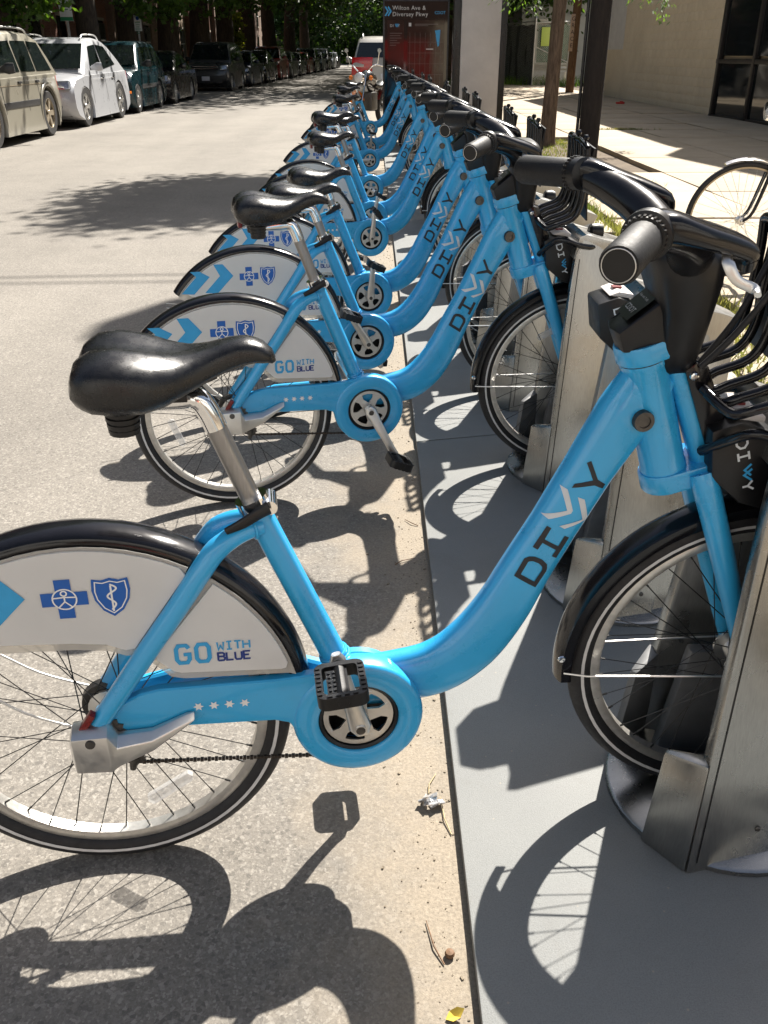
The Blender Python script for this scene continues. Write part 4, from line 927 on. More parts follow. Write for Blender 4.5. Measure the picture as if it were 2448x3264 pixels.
LM = [decal(LET['I'], M['black_print']), decal(LET['c1'], M['silver_print'], 'chevron'), decal(LET['c2'], M['silver_print'], 'chevron'), decal(LET['Y'], M['black_print'])]
mb = MB()
dc = []
for a, b in zip(DC[:-1], DC[1:]):
    for q in range(4): dc.append((a[0] + (b[0] - a[0]) * q / 4, a[1] + (b[1] - a[1]) * q / 4))
dc.append(dc[0])
strokes(mb, [dc], .0088, lambda u, v, k: (u, -tube_half(u, v) - .0012, v)); LM.append(mb.mesh('letter', M['black_print'], smooth=60))
STK = text_mesh('sticker_text', 'CDOT', .014, M['kiosk_text'], 'CENTER'); STK2 = text_mesh('sticker_text', 'Yield to\n\nRide with Traffic', .0062, M['kiosk_text'], 'CENTER')
def frame_mark(me, y_flip, o, parent): pass
BLAB = {0: 'sky blue hire bicycle nearest the camera, its rear wheel cut by the left edge', 2: 'second sky blue hire bicycle from the front, near pedal pointing down', 3: 'third sky blue hire bicycle from the front, near pedal pointing up and back',
 4: 'fourth sky blue hire bicycle from the front, near crank upright and saddle low', 6: 'fifth sky blue hire bicycle from the front, standing after one empty dock', 7: 'sixth sky blue hire bicycle from the front with raised saddle', 9: 'seventh sky blue hire bicycle from the front, near pedal pointing forward and down',
 12: 'eighth sky blue hire bicycle from the front, standing after two empty docks', 14: 'ninth sky blue hire bicycle from the front, one before the last', 18: 'last and smallest sky blue hire bicycle in front of the map kiosk'}
SEAT = {0: 0, 2: 0.0, 3: -.075, 4: -.105, 6: -.06, 7: .015, 9: -.105, 12: -.03, 14: .01, 18: -.03}
CRANK = {0: -13, 2: 153, 3: -31, 4: 3, 6: 4, 7: 12, 9: 128, 12: -86, 14: 2, 18: 150}
PTILT = {0: -6, 2: 22, 3: 20, 4: 24, 6: 50, 7: 30, 9: 40, 12: 5, 14: 10, 18: 0}
STEER = {k: (-7.1 if k == 0 else -12.6) for k in BIKES}
AX2 = Vector((-.340, 0, .940)).normalized()
EX, EZ = .428 - .0060, 1.0125 + .0070
def make_bike(k):
    x, y = bike_xy(k)
    r = empty('hire_bicycle', (x, y, 0), R(7.13) if k == 0 else PSI, label=BLAB[k], cat='bicycle', group='blue hire bicycles in the docks')
    def P(n, key, par=None):
        me = BM_[key]
        if isinstance(me, list): return [link(n, q, par or r) for q in me][0]
        return link(n, me, par or r)
    f = P('frame', 'frame'); P('bolt_cover', 'hole', f)
    for me in LM: link(me.name.split('.')[0], me, f)
    P('seat_stay', 'stay_n'); P('seat_stay', 'stay_f'); cs = P('chain_stay', 'cstay_n'); P('star_marks', 'stars', cs); P('chain_stay', 'cstay_f')
    g = P('chain_guard', 'guard'); P('inner_ring', 'guard_in', g); P('hub_cover', 'guard_l')
    cr = link('chain_ring', BM_['ring'], r, BB); cr.rotation_euler = (0, R(CRANK[k] + 20), 0)
    a = R(CRANK[k])
    for nm, pk, ang, sg in (('arm_r', 'pedal_r', a, -1), ('arm_l', 'pedal_l', a + math.pi, 1)):
        c = link('crank_arm', BM_[nm], r, BB); c.rotation_euler = (0, ang, 0)
        p = link('pedal', BM_[pk], c, (0, sg * .098, .170)); p.rotation_euler = (0, -ang + R(PTILT[k]) * (1 if sg < 0 else .4), 0)
        if sg < 0: P('crank_bolt', 'crank_bolt', c)
    P('chain', 'chain'); P('derailleur', 'pulley'); cv = P('axle_cover', 'cover'); P('axle_bolt', 'axle_bolt', cv); P('rear_reflector', 'rear_refl')
    P('rear_fender', 'rfender'); P('fender_stay', 'rstay')
    for s in 'nf':
        sp_ = P('side_panel', 'panel_' + s); P('clear_sheet', 'clear_' + s, sp_)
        if s == 'n':
            for kk, nm in (('GO', 'lettering'), ('BLUE', 'lettering'), ('chev', 'chevron'), ('cross', 'cross_emblem'), ('figure', 'emblem_figure'), ('shield', 'shield_emblem'), ('serpent', 'serpent_staff')): P(nm, 'mark_' + kk, sp_)
    for W, hub, nm in ((WR, HUB_R, 'rear_wheel'), (WF, HUB_F, 'front_wheel')):
        w_ = link(nm, W['rim'], r, hub); w_.rotation_euler = (0, R({0: 0}.get(k, (k * 37) % 60)), 0)
        link('tyre', W['tyre'], w_); link('reflective_stripe', W['stripe'], w_); link('spokes', W['spokes'], w_); link('hub', W['hub'], w_)
        rf = link('wheel_reflector', W['refl'], w_); rf.rotation_euler = (0, R(-28) if k == 0 else R(140 if nm == 'front_wheel' else 60), 0)
        if 'sprocket' in W: link('sprocket', W['sprocket'][0], w_); link('brake_drum', W['sprocket'][1], w_)
    P('fork', 'fork'); P('bearing_seal', 'seal'); ff = P('front_fender', 'ffender'); P('rivet', 'rivet', ff); P('fender_stay', 'fstay')
    cp = P('carrier_plate', 'cplate'); P('carrier_bolt', 'pbolts', cp); rk = P('carrier_rack', 'rack'); P('back_board', 'rackpanel', rk); P('cord_knob', 'knob', rk)
    if k in (0, 9): P('bungee_cord', 'cord', rk)
    sh = P('stem_housing', 'stem'); sk = P('safety_sticker', 'sticker', sh)
    for me, off in ((STK, .012), (STK2, .052)):
        t = link('sticker_text', me, sh); e = Vector((.068, 0, .0585)).normalized(); n = Vector((-e.z, 0, e.x))
        t.matrix_local = Matrix(((0, e.x, n.x, EX + e.x * off), (-1, 0, 0, 0), (0, e.z, n.z, EZ + e.z * off), (0, 0, 0, 1)))
    P('cable_shroud', 'shroud'); hb = P('handlebar', 'bar')
    for s in 'nf':
        for nm, kk in (('grip', 'grip_'), ('shift_ring', 'shift_'), ('grip_end', 'cap_'), ('brake_housing', 'brake_'), ('brake_lever', 'lever_')):
            P(nm, kk + s, hb)
    P('front_lamp', 'lamp')
    if STEER.get(k):
        p0 = Vector((.4655, 0, .950)); axv = Vector((-.306, 0, .952)); Ms = Matrix.Translation(p0) @ Matrix.Rotation(R(STEER[k]), 4, axv) @ Matrix.Translation(-p0)
        for o in r.children:
            if o.name.split('.')[0] in ('front_wheel', 'fork', 'bearing_seal', 'front_fender', 'carrier_plate', 'carrier_rack', 'stem_housing', 'cable_shroud', 'handlebar', 'brake_cable', 'front_lamp') or (o.name.startswith('fender_stay') and o.data in BM_['fstay']):
                o.matrix_local = Ms @ Matrix.LocRotScale(o.location + (Vector((.014, 0, .022)) if k == 0 and o.name.startswith('handlebar') else Vector()), o.rotation_euler, o.scale)
    dz = AX2 * SEAT[k]
    po = P('seat_post', 'post'); po.location = dz; hd = P('post_head', 'head', po)
    cl = P('seat_clamp', 'clamp'); P('clamp_lever', 'qr', cl)
    sd_ = P('saddle', 'saddle'); sd_.location = dz; P('saddle_spring', 'bellows', sd_); P('tail_reflector', 'tail', sd_)
    return r
for k in BIKES: make_bike(k)

# ================================================================== CARS  (local: nose towards -y, +x is the side the camera sees)
def car(name, label, cat, x, y, spec, group='cars parked along the far kerb', rz=0, detail=2):
    """x: centre line, y: nose position; spec: dict of profile numbers"""
    r = empty(name, (x, y, 0), rz, label=label, cat=cat, group=group)
    L, W, Hh = spec['L'], spec['W'], spec['H']; wf, wr, rad = spec['wf'], spec['wr'], spec['rad']; gc = spec.get('gc', .22)
    body = spec['paint']; belt = spec['belt']; hood = spec['hood']; cowl = spec['cowl']; tail = spec['tail']
    # lower body outline in (y, z), nose at y = 0
    def arch(c, rr): return [(c + rr * math.cos(t), rad + rr * math.sin(t)) for t in np.linspace(math.pi + .55, -.55, 11)]
    ra = rad * 1.16
    out = [(.10, gc + .02)] + arch(wf, ra) + arch(wr, ra)[0:] + [(L - .12, gc + .04), (L - .02, gc + .20), (L, gc + .34), (L - .015, .75), (L - tail, belt + .02), (cowl, belt), (cowl - .12, hood + (belt - hood) * .75), (.30, hood - .06), (.10, hood - .16), (.03, hood - .28), (0, .55), (.0, .40)]
    N = 9; mb = MB(); rings = []
    for i in range(N):
        t = -1 + 2 * i / (N - 1); s = math.copysign(1 - (1 - abs(t)) ** 2, t)
        a = abs(s); xx = s * W / 2; ring = []
        for (py, pz) in out:
            k = a ** 4
            yy = py + (.16 * k if py < .35 else 0) - (.10 * k if py > L - .35 else 0)
            zz = pz
            if pz > belt - .12 and py > cowl - .2: zz = pz - .03 * k
            if pz > .62 and py <= cowl: zz = pz - .05 * a ** 3
            xr = xx * (1 - .07 * (pz - .55))
            ring.append((xr, yy, zz))
        rings.append(ring)
    def shrunk(ring, sg):
        return [(x_ + sg * .035 * (1 - .07 * (z_ - .55)), L / 2 + (y_ - L / 2) * .988, .62 + (z_ - .62) * (.955 if z_ > .62 else 1.0)) for x_, y_, z_ in ring]
    rings = [shrunk([(x_ + .035, y_, z_) for x_, y_, z_ in rings[0]], -1)] + [[(x_ + .035, y_, z_) for x_, y_, z_ in rings[0]]] + rings[1:-1] + [[(x_ - .035, y_, z_) for x_, y_, z_ in rings[-1]]] + [shrunk([(x_ - .035, y_, z_) for x_, y_, z_ in rings[-1]], 1)]
    mb.loft(rings); B = mb.build('body', body, r, smooth=52)
    def sidex(z): return W / 2 * (1 - .07 * (z - .55))
    # cabin: roof and pillars
    g = spec['glass']   # list of (y, z): cowl foot, windscreen top, roof rear, tail foot
    (y0, z0), (y1, z1), (y2, z2), (y3, z3) = g
    WB = W / 2 * (1 - .07 * (belt - .55)) - .015
    def wx(z): return WB * (1 - spec.get('tumble', .20) * max(0, (z - belt)) / max(.1, Hh - belt))
    sections = [(y0, z0), (y0 + (y1 - y0) * .5, z0 + (z1 - z0) * .52), (y1, z1), (y1 + .25, z1 + (Hh - z1) * .8), ((y1 + y2) / 2, Hh), (y2 - .3, z2 + (Hh - z2) * .7), (y2, z2), (y2 + (y3 - y2) * .5, z2 + (z3 - z2) * .45), (y3, z3)]
    mb = MB(); rings = []
    for (yy, zz) in sections:
        b_ = belt - .06; w1 = wx(zz); w0 = WB; ring = []
        for sx in (-1, 1):
            pts = [(sx * w0, yy, b_), (sx * (w0 * .5 + w1 * .5), yy, b_ + (max(zz - .06, b_ + .001) - b_) * .5), (sx * w1, yy, zz - .06 if zz - .06 > b_ else b_ + .001), (sx * w1 * .9, yy, zz - .012), (sx * w1 * .55, yy, zz)]
            ring += pts if sx < 0 else pts[::-1]
        rings.append(ring)
    mb.loft(rings); mb.build('cabin', body, r, smooth=50)
    # glazing: windscreen, rear window, side windows set just proud of the cabin
    def xat(yy, zz):
        # interpolate roof height at yy
        for (a, za), (b, zb) in zip(sections[:-1], sections[1:]):
            if a <= yy <= b: zr = za + (zb - za) * (yy - a) / (b - a + 1e-9); break
        else: zr = z3
        b_ = belt - .06; w1 = wx(zr); w0 = WB; t = max(0, min(1, (zz - b_) / max(.05, zr - .06 - b_)))
        return w0 + (w1 - w0) * t
    def pane(nm, pts, sgs=(1, -1), mat='car_glass', off=.010, par=None):
        for sg in sgs:
            mb = MB(); n = 6; A, Bq, C, Dq = [Vector((0, *p)) for p in pts]
            vs = []; fs = []
            for i in range(n + 1):
                for j in range(n + 1):
                    p = (A.lerp(Bq, i / n)).lerp(Dq.lerp(C, i / n), j / n); vs.append((sg * (xat(p.y, p.z) + off), p.y, p.z))
            for i in range(n):
                for j in range(n): q = i * (n + 1) + j; fs.append((q, q + 1, q + n + 2, q + n + 1))
            mb.add(vs, fs).build(nm, M[mat], par or r, smooth=60)
    sw = spec['sides']; zb = belt + .025
    for pts in sw: pane('side_window', pts, (1, -1) if detail > 1 else (1,))
    def screen(nm, ya, za, yb, zb_, off, sg):
        mb = MB(); vs = []; n = 8
        for i in range(2):
            yy, zz = ((ya, za), (yb, zb_))[i]; wv = xat(min(max(yy, y0 + .001), y3 - .001), zz)
            for j in range(n + 1):
                t = -1 + 2 * j / n; vs.append((t * wv * .93, yy + sg * off, zz + .0))
        mb.add(vs, [(j, j + 1, j + n + 2, j + n + 1) for j in range(n)]).build(nm, M['car_glass'], r, smooth=60)
    dy, dz = y1 - y0, z1 - z0; nl = math.hypot(dy, dz)
    screen('windscreen', y0 + dy * .10, z0 + dz * .10 + .012, y0 + dy * .93, z0 + dz * .93 + .012, .03, -1)
    dy, dz = y3 - y2, z3 - z2
    screen('rear_window', y2 + dy * .12, z2 + dz * .12, y2 + dy * .72, z2 + dz * .72, .03, 1)
    # wheels
    wk = spec.get('rim', 'car_rim'); key = ('w', rad, wk)
    if key not in CARM:
        mb = MB().lathe([(rad * .66, -.10), (rad * .93, -.105), (rad, -.08), (rad, .08), (rad * .93, .105), (rad * .66, .10)], (0, 0, 0), 'X', 36, capprof=True); t_ = mb.mesh('tyre', M['tyre'], smooth=40)
        mb = MB().lathe([(rad * .67, .095), (rad * .62, .10), (rad * .60, .05), (rad * .15, .04), (0, .04)], (0, 0, 0), 'X', 30)
        for i in range(5):
            a = 2 * math.pi * i / 5; d = Vector((0, math.cos(a), math.sin(a))); q = Vector((0, -math.sin(a), math.cos(a)))
            vs = [d * rad * .10 + q * rad * .09 + Vector((.085, 0, 0)), d * rad * .10 - q * rad * .09 + Vector((.085, 0, 0)), d * rad * .63 - q * rad * .13 + Vector((.092, 0, 0)), d * rad * .63 + q * rad * .13 + Vector((.092, 0, 0))]
            vs += [v - Vector((.03, 0, 0)) for v in vs]; mb.add(vs, [(0, 1, 2, 3), (7, 6, 5, 4), (0, 4, 5, 1), (1, 5, 6, 2), (2, 6, 7, 3), (3, 7, 4, 0)])
        mb.lathe([(0, .095), (rad * .13, .092), (rad * .15, .08)], (0, 0, 0), 'X', 16)
        d_ = MB().lathe([(0, .045), (rad * .62, .055), (rad * .64, .0)], (0, 0, 0), 'X', 24).mesh('brake_disc', M['car_black'])
        CARM[key] = (t_, mb.mesh('rim', M[wk], smooth=35), d_)
    for yy in (wf, wr):
        for sg in (1, -1):
            if detail < 2 and sg < 0: 
                pass
            o = link('wheel', CARM[key][0], r, (sg * (W / 2 - .115), yy, rad)); 
            if sg < 0: o.rotation_euler = (0, 0, math.pi)
            link('rim', CARM[key][1], o); link('brake_disc', CARM[key][2], o)
    # wheel wells and floor
    mb = MB().box((0, L / 2, gc + .05), (W * .86, L - .5, .12)); mb.build('underbody', M['car_black'], r)
    for yy in (wf, wr): MB().box((0, yy, rad + .06), (W * .80, ra * 1.92, rad * 1.7)).build('wheel_well', M['car_black'], r)
    # arch lips
    lipm = M[spec.get('lip', 'car_black')] if spec.get('lip') else None
    if lipm:
        for yy in (wf, wr):
            for sg in (1, -1):
                pts = [(sg * (W / 2 + .004), yy + ra * 1.10 * math.cos(t), rad + ra * 1.10 * math.sin(t)) for t in np.linspace(math.pi + .35, -.35, 15)]
                MB().tube(pts, (.045), 8, sq=(.45, .8), up=Vector((1, 0, 0))).build('arch_lip', lipm, r, smooth=60)
    # front end
    hz = spec.get('lampz', hood - .20); lw = spec.get('lampw', .34)
    for sg in (1, -1):
        cx = sg * (W / 2 - lw / 2 - .06)
        mb = MB().loft([[(cx - lw / 2, -.012 + .05 * (1 if sg < 0 else 0), hz - .08), (cx + lw / 2, -.012 + .05 * (1 if sg > 0 else 0), hz - .06), (cx + lw / 2, .04 + .06 * (1 if sg > 0 else 0), hz + .09), (cx - lw / 2, .02 + .06 * (1 if sg < 0 else 0), hz + .07)], [(cx - lw / 2, .3, hz - .08), (cx + lw / 2, .3, hz - .06), (cx + lw / 2 - .01 * sg, .3, hz + .07), (cx - lw / 2, .3, hz + .06)]])
        mb.build('headlight', M['headlamp'], r, bevel=.015)
        if spec.get('fog'):
            MB().lathe([(0, -.015), (.05, -.012), (.055, .05), (.09, .045), (.095, .10)], (sg * (W / 2 - .28), .06, .42), 'Y', 18).build('fog_lamp', [M['headlamp']], r)
        if spec.get('amber'): MB().box((sg * (W / 2 - .10), .10, .50), (.16, .10, .06)).build('indicator', M['amber'], r, bevel=.01)
    MB().box((0, .0, hz), (W - 2 * lw - .24, .06, .15)).build('grille', M['car_black'], r, bevel=.02)
    for q in (-.035, .035): MB().box((0, -.033, hz + q), (W - 2 * lw - .30, .012, .018)).build('grille_bar', M['chrome' if spec.get('chrome', 1) else 'car_black'], r)
    MB().box((0, .0, .36), (W * .72, .06, .13)).build('lower_intake', M['car_black'], r, bevel=.02)
    if spec.get('plate', 1):
        pl = MB().box((0, -.045, .47), (.31, .015, .155)).build('number_plate', M['number_plate'], r, bevel=.004)
        MB().box((0, L + .012, .80), (.31, .015, .155)).build('number_plate', M['number_plate'], r, bevel=.004)
    # rear lamps
    for sg in (1, -1):
        zz = spec.get('tailz', (.72, 1.0)); TW_ = spec.get('tailw', .30); MB().loft([[(sg * (W / 2 - .05), L - .30, zz[0] + .03), (sg * (W / 2 - .055), L - .30, zz[1] - .02), (sg * (W / 2 - TW_), L - .30, zz[1] - .02), (sg * (W / 2 - TW_), L - .30, zz[0] + .03)], [(sg * (W / 2 - .02), L - .10, zz[0]), (sg * (W / 2 - .045), L - .10, zz[1]), (sg * (W / 2 - TW_ + .02), L - .0, zz[1]), (sg * (W / 2 - TW_ + .04), L + .012, zz[0])]]).build('tail_lamp', M['tail_red'], r, bevel=.01)
    MB().box((0, L - .02, .50), (W * .92, .10, .16)).build('rear_bumper', M[spec['bumper']] if spec.get('bumper') else body, r, bevel=.03)
    if spec.get('bumper'): MB().box((0, .03, .48), (W * .90, .12, .20)).build('front_bumper', M[spec['bumper']], r, bevel=.03)
    # mirrors, handles, seams, trim
    ym = cowl + spec.get('mir', .42)
    for sg in (1, -1):
        mb = MB().tube(smooth_path([(sg * W / 2 * .96, ym, belt + .07), (sg * (W / 2 + .10), ym - .02, belt + .09), (sg * (W / 2 + .20), ym, belt + .10)], 4), lerp_list([(.02, .03), (.05, .085), (.045, .075)], 4), 12, up=Vector((0, 1, 0)), power=3)
        mb.build('mirror', M[spec['mirm']] if spec.get('mirm') else body, r, smooth=60)
    if detail > 1:
        for yy in spec['handles']:
            for sg in (1, -1): MB().box((sg * sidex(belt - .13), yy, belt - .13), (.05, .16, .035)).build('door_handle', M[spec.get('handlem', 'chrome')] if spec.get('handlem') else body, r, bevel=.01)
        for yy in spec['seams']:
            for sg in (1, -1): MB().add([(sg * (sidex(z_) + .0015), yy + q_, z_) for z_ in (gc + .18, belt - .05) for q_ in (-.010, .010)], [(0, 1, 3, 2)]).build('door_seam', M['car_black'], r)
        if spec.get('strip'):
            for sg in (1, -1): MB().box((sg * sidex(.60), (wf + wr) / 2, .60), (.03, wr - wf - 2 * ra - .15, .10)).build('side_moulding', M[spec['strip']], r, bevel=.012)
        if spec.get('belt_line'):
            for sg in (1, -1): MB().box((sg * (sidex(belt - .17) - .012), (wf + wr) / 2 + .3, belt - .17), (.03, L * .62, .014)).build('trim_line', M['tan_rim'], r)
        for sg in (1, -1): MB().box((sg * (W / 2 - .05), (wf + wr) / 2, gc + .07), (.10, wr - wf - 2 * ra, .09)).build('sill', M[spec.get('sillm')] if spec.get('sillm') else body, r, bevel=.03)
        if spec.get('rails'):
            for sg in (1, -1):
                xx = sg * wx(Hh) * .86; mb = MB().tube(smooth_path([(xx, y1 + .15, Hh - .03), (xx, y1 + .30, Hh + .035), (xx, (y1 + y2) / 2, Hh + .05), (xx, y2 - .35, Hh + .03), (xx, y2 - .15, Hh - .05)], 5), .015, 8); mb.build('roof_rail', M[spec['rails']], r, smooth=60)
            if spec.get('crossbars'):
                for yy in (y1 + .55, y2 - .7): MB().box((0, yy, Hh + .045), (wx(Hh) * 1.72, .05, .03)).build('roof_bar', M['car_black'], r, bevel=.01)
    return r
CARM = {}
def spec_suv(**k):
    d = dict(L=4.6, W=1.80, H=1.72, wf=.90, wr=3.62, rad=.365, gc=.30, belt=1.06, hood=1.06, cowl=1.25, tail=.06, glass=[(1.20, 1.06), (1.95, 1.62), (4.10, 1.62), (4.56, 1.06)],
             sides=[[(1.62, 1.09), (2.02, 1.54), (2.62, 1.56), (2.62, 1.09)], [(2.70, 1.09), (2.70, 1.56), (3.42, 1.56), (3.42, 1.09)], [(3.50, 1.09), (3.50, 1.56), (4.02, 1.54), (4.30, 1.09)]], handles=[2.42, 3.30], seams=[1.55, 2.66, 3.46], paint=M['c_gold'])
    d.update(k); return d
def spec_sedan(**k):
    d = dict(L=4.65, W=1.80, H=1.44, wf=.92, wr=3.62, rad=.325, gc=.20, belt=.93, hood=.90, cowl=1.35, tail=.10, tailz=(.70, .92), glass=[(1.28, .93), (2.10, 1.37), (3.05, 1.38), (4.10, .97)],
             sides=[[(1.72, .96), (2.16, 1.31), (2.66, 1.34), (2.66, .96)], [(2.74, .96), (2.74, 1.34), (3.12, 1.30), (3.72, .97)]], handles=[2.46, 3.35], seams=[1.62, 2.70, 3.48], paint=M['c_black'])
    d.update(k); return d
CX = -6.84
car('gold_suv', 'gold sport utility vehicle with grey side mouldings, cut by the left edge', 'car', CX, 14.40, spec_suv(L=4.55, wf=1.00, wr=3.74, rad=.385, lip='c_gold', strip='car_black', belt_line=1, rails='galv', crossbars=1, handlem='car_black', mirm='car_black', rim='tan_rim', seams=[1.55, 2.66, 3.30], sillm='c_gold'))
car('silver_crossover', 'silver white crossover with round fog lamps and big alloy wheels', 'car', CX, 19.45, spec_suv(L=4.75, W=1.86, H=1.68, wf=.98, wr=3.78, rad=.385, gc=.24, belt=1.02, hood=1.00, cowl=1.30, lampz=.80, lampw=.46, fog=1, rails='alloy', plate=0, handlem='chrome', paint=M['c_silver'],
    glass=[(1.16, 1.02), (2.05, 1.58), (3.70, 1.56), (4.62, 1.04)], sides=[[(1.74, 1.06), (2.14, 1.50), (2.70, 1.54), (2.70, 1.06)], [(2.78, 1.06), (2.78, 1.54), (3.40, 1.50), (3.86, 1.14)]]))
car('teal_suv', 'dark teal compact utility vehicle with grey lower cladding and amber indicators', 'car', CX, 24.45, spec_suv(L=4.35, W=1.75, H=1.66, wf=.82, wr=3.44, rad=.345, gc=.26, belt=1.04, lampw=.30, amber=1, bumper='car_black', strip='c_grey', sillm='galv', mirm='car_black', plate=0, paint=M['c_teal'],
    glass=[(1.15, 1.04), (1.85, 1.58), (3.95, 1.58), (4.32, 1.06)], sides=[[(1.55, 1.07), (1.92, 1.50), (2.48, 1.52), (2.48, 1.07)], [(2.56, 1.07), (2.56, 1.52), (3.20, 1.52), (3.20, 1.07)], [(3.28, 1.07), (3.28, 1.52), (3.84, 1.50), (4.05, 1.07)]], seams=[1.48, 2.52, 3.24], handles=[2.30, 3.06]))
car('black_sedan', 'glossy black sedan parked last before the gap', 'car', CX + .02, 28.95, spec_sedan(L=4.7, plate=0, chrome=0))
def far_x(y): return -6.80 + max(0, y - 33) * .036
FAR = [('boxy_suv', 'boxy dark grey utility vehicle facing the camera in the shade', 39.3, 'suv', 'c_grey', dict(bumper='car_black', H=1.78, lampw=.26, mirm='car_black', L=4.3, wf=.82, wr=3.42, rad=.34, glass=[(1.0, 1.06), (1.55, 1.70), (3.95, 1.70), (4.28, 1.06)], sides=[[(1.40, 1.1), (1.68, 1.6), (2.5, 1.62), (2.5, 1.1)], [(2.58, 1.1), (2.58, 1.62), (3.6, 1.62), (3.6, 1.1)]])),
 ('dark_sedan', 'dark sedan parked right behind the boxy grey vehicle', 44.4, 'sedan', 'c_blue', {}), ('black_hatchback', 'black car with chrome wheels, third beyond the gap', 49.6, 'sedan', 'c_black', dict(H=1.5)), ('red_suv', 'dark red utility vehicle glimpsed between black cars', 54.9, 'suv', 'c_red', {}),
 ('grey_hatchback', 'small grey car half hidden beyond the red vehicle', 60.2, 'sedan', 'c_grey', dict(H=1.48)), ('dark_coupe', 'low dark car beyond the small grey one', 65.3, 'sedan', 'c_black', {}), ('maroon_sedan', 'maroon sedan just before the upright dark utility vehicle', 70.4, 'sedan', 'c_red', {}),
 ('upright_suv', 'upright dark utility vehicle standing out from the far row', 76.0, 'suv', 'c_black', dict(rails='galv')), ('far_sedan', 'small dark sedan far down the street', 82, 'sedan', 'c_blue', {}), ('far_suv', 'distant dark utility vehicle far down the street', 88, 'suv', 'c_black', {}), ('white_sedan', 'tiny white sedan near the end of the row', 94, 'sedan', 'c_white', {}), ('farthest_sedan', 'farthest small black sedan at the end of the row', 100, 'sedan', 'c_black', {})]
for nm, lab, y, kind, pt, kw in FAR:
    sp_ = (spec_suv if kind == 'suv' else spec_sedan)(**dict(dict(paint=M[pt]), **kw)); car(nm, lab, 'car', far_x(y), y, sp_, 'cars parked along the far kerb', detail=2 if y < 45 else 1, rz=R(-2))
car('crossing_pickup', 'dark vehicle standing across the far end of the street', 'car', -4.2, 121, spec_suv(paint=M['c_black']), None, rz=R(80), detail=1)
# silver people carrier ahead of the kiosk, seen from behind
car('silver_minivan', 'silver minivan with tall red tail lamps parked behind the map kiosk', 'car', .38, 27.0 + 4.9, spec_suv(L=4.9, W=1.95, H=1.80, wf=1.0, wr=3.9, rad=.35, belt=1.10, tailz=(.84, 1.27), tailw=.62, paint=M['c_tan'], rails='galv', glass=[(.85, 1.10), (1.75, 1.72), (4.45, 1.70), (4.86, 1.10)], sides=[[(1.4, 1.14), (1.85, 1.6), (2.6, 1.64), (2.6, 1.14)], [(2.7, 1.14), (2.7, 1.64), (3.6, 1.64), (3.6, 1.14)], [(3.7, 1.14), (3.7, 1.64), (4.3, 1.6), (4.55, 1.14)]], handles=[2.4, 3.4], seams=[1.4, 2.65, 3.65]), None, rz=math.pi)

# ================================================================== TREES
def leaf_cloud(n_clump, per, size, shape, droop=.3, seed=1, leaf_aspect=.55, clump_r=.55, shell=.55):
    """leaf-sized faces gathered in clumps through an ellipsoid; returns verts, faces (centred on 0)"""
    g = np.random.default_rng(seed); rx, ry, rz = shape
    d = g.normal(size=(n_clump, 3)); d /= np.linalg.norm(d, axis=1)[:, None]; rad = shell + (1 - shell) * g.random(n_clump) ** .6
    lump = 1 + .22 * np.sin(d[:, 0] * 4.1 + seed) * np.cos(d[:, 1] * 3.3 + seed * 2) + .12 * np.sin(d[:, 2] * 7 + seed)
    c = d * (rad * lump)[:, None] * np.array([rx, ry, rz])
    C = np.repeat(c, per, 0) + g.normal(size=(n_clump * per, 3)) * clump_r * np.array([1, 1, .6])
    n = len(C); a = g.normal(size=(n, 3)); a /= np.linalg.norm(a, axis=1)[:, None]; a[:, 2] = a[:, 2] * .5 - droop; a /= np.linalg.norm(a, axis=1)[:, None]
    b = np.cross(a, g.normal(size=(n, 3))); b /= np.linalg.norm(b, axis=1)[:, None]; s = size * g.uniform(.6, 1.3, n)[:, None]
    V = np.stack([C - a * s, C + b * s * leaf_aspect, C + a * s, C - b * s * leaf_aspect], 1).reshape(-1, 3)
    return V, np.arange(4 * n).reshape(-1, 4), c
def fast_mesh(name, V, F, mat):
    me = bpy.data.meshes.new(name); nf = len(F)
    me.vertices.add(len(V)); me.vertices.foreach_set('co', np.asarray(V, dtype=np.float32).ravel()); me.loops.add(nf * 4); me.loops.foreach_set('vertex_index', np.asarray(F, dtype=np.int32).ravel())
    me.polygons.add(nf); me.polygons.foreach_set('loop_start', np.arange(0, nf * 4, 4, dtype=np.int32)); me.polygons.foreach_set('loop_total', np.full(nf, 4, dtype=np.int32)); me.update(calc_edges=True); me.materials.append(mat); return me
CROWN = []
for sdd, shp in ((3, (4.6, 4.6, 3.6)), (11, (4.2, 4.9, 3.9)), (23, (5.0, 4.4, 3.4))):
    V, F, cl = leaf_cloud(330, 34, .15, shp, .35, sdd, .6, .62, .45)
    CROWN.append((fast_mesh('crown', V, F, M['leaf']), cl))
def trunk_mesh(h, r0, lean, cl, cz, nl=9, mat='bark', seed=1):
    g = random.Random(seed); mb = MB(); pts = []; rad = []
    for i in range(10):
        t = i / 9; pts.append((lean[0] * t * t + .05 * math.sin(t * 7 + seed), lean[1] * t * t + .05 * math.cos(t * 5 + seed), h * t)); rad.append(r0 * (1.35 if i == 0 else 1.12 if i == 1 else 1) * (1 - .45 * t))
    mb.tube(pts, rad, 14)
    for i in range(nl):
        c = cl[g.randrange(len(cl))]; s = Vector(pts[g.choice([6, 7, 8, 9])]); e = Vector((c[0] + lean[0], c[1] + lean[1], c[2] + cz)); mid = s.lerp(e, .5) + Vector((0, 0, .5))
        mb.tube(smooth_path([s, mid, e], 4), lerp_list([r0 * .42, r0 * .22, r0 * .05], 4), 7)
    return mb.mesh('trunk', M[mat], smooth=60)
TM = [trunk_mesh(6.0, .42, (.3, -.2), CROWN[i][1], 8.0, 12, 'bark', i + 1) for i in range(3)]
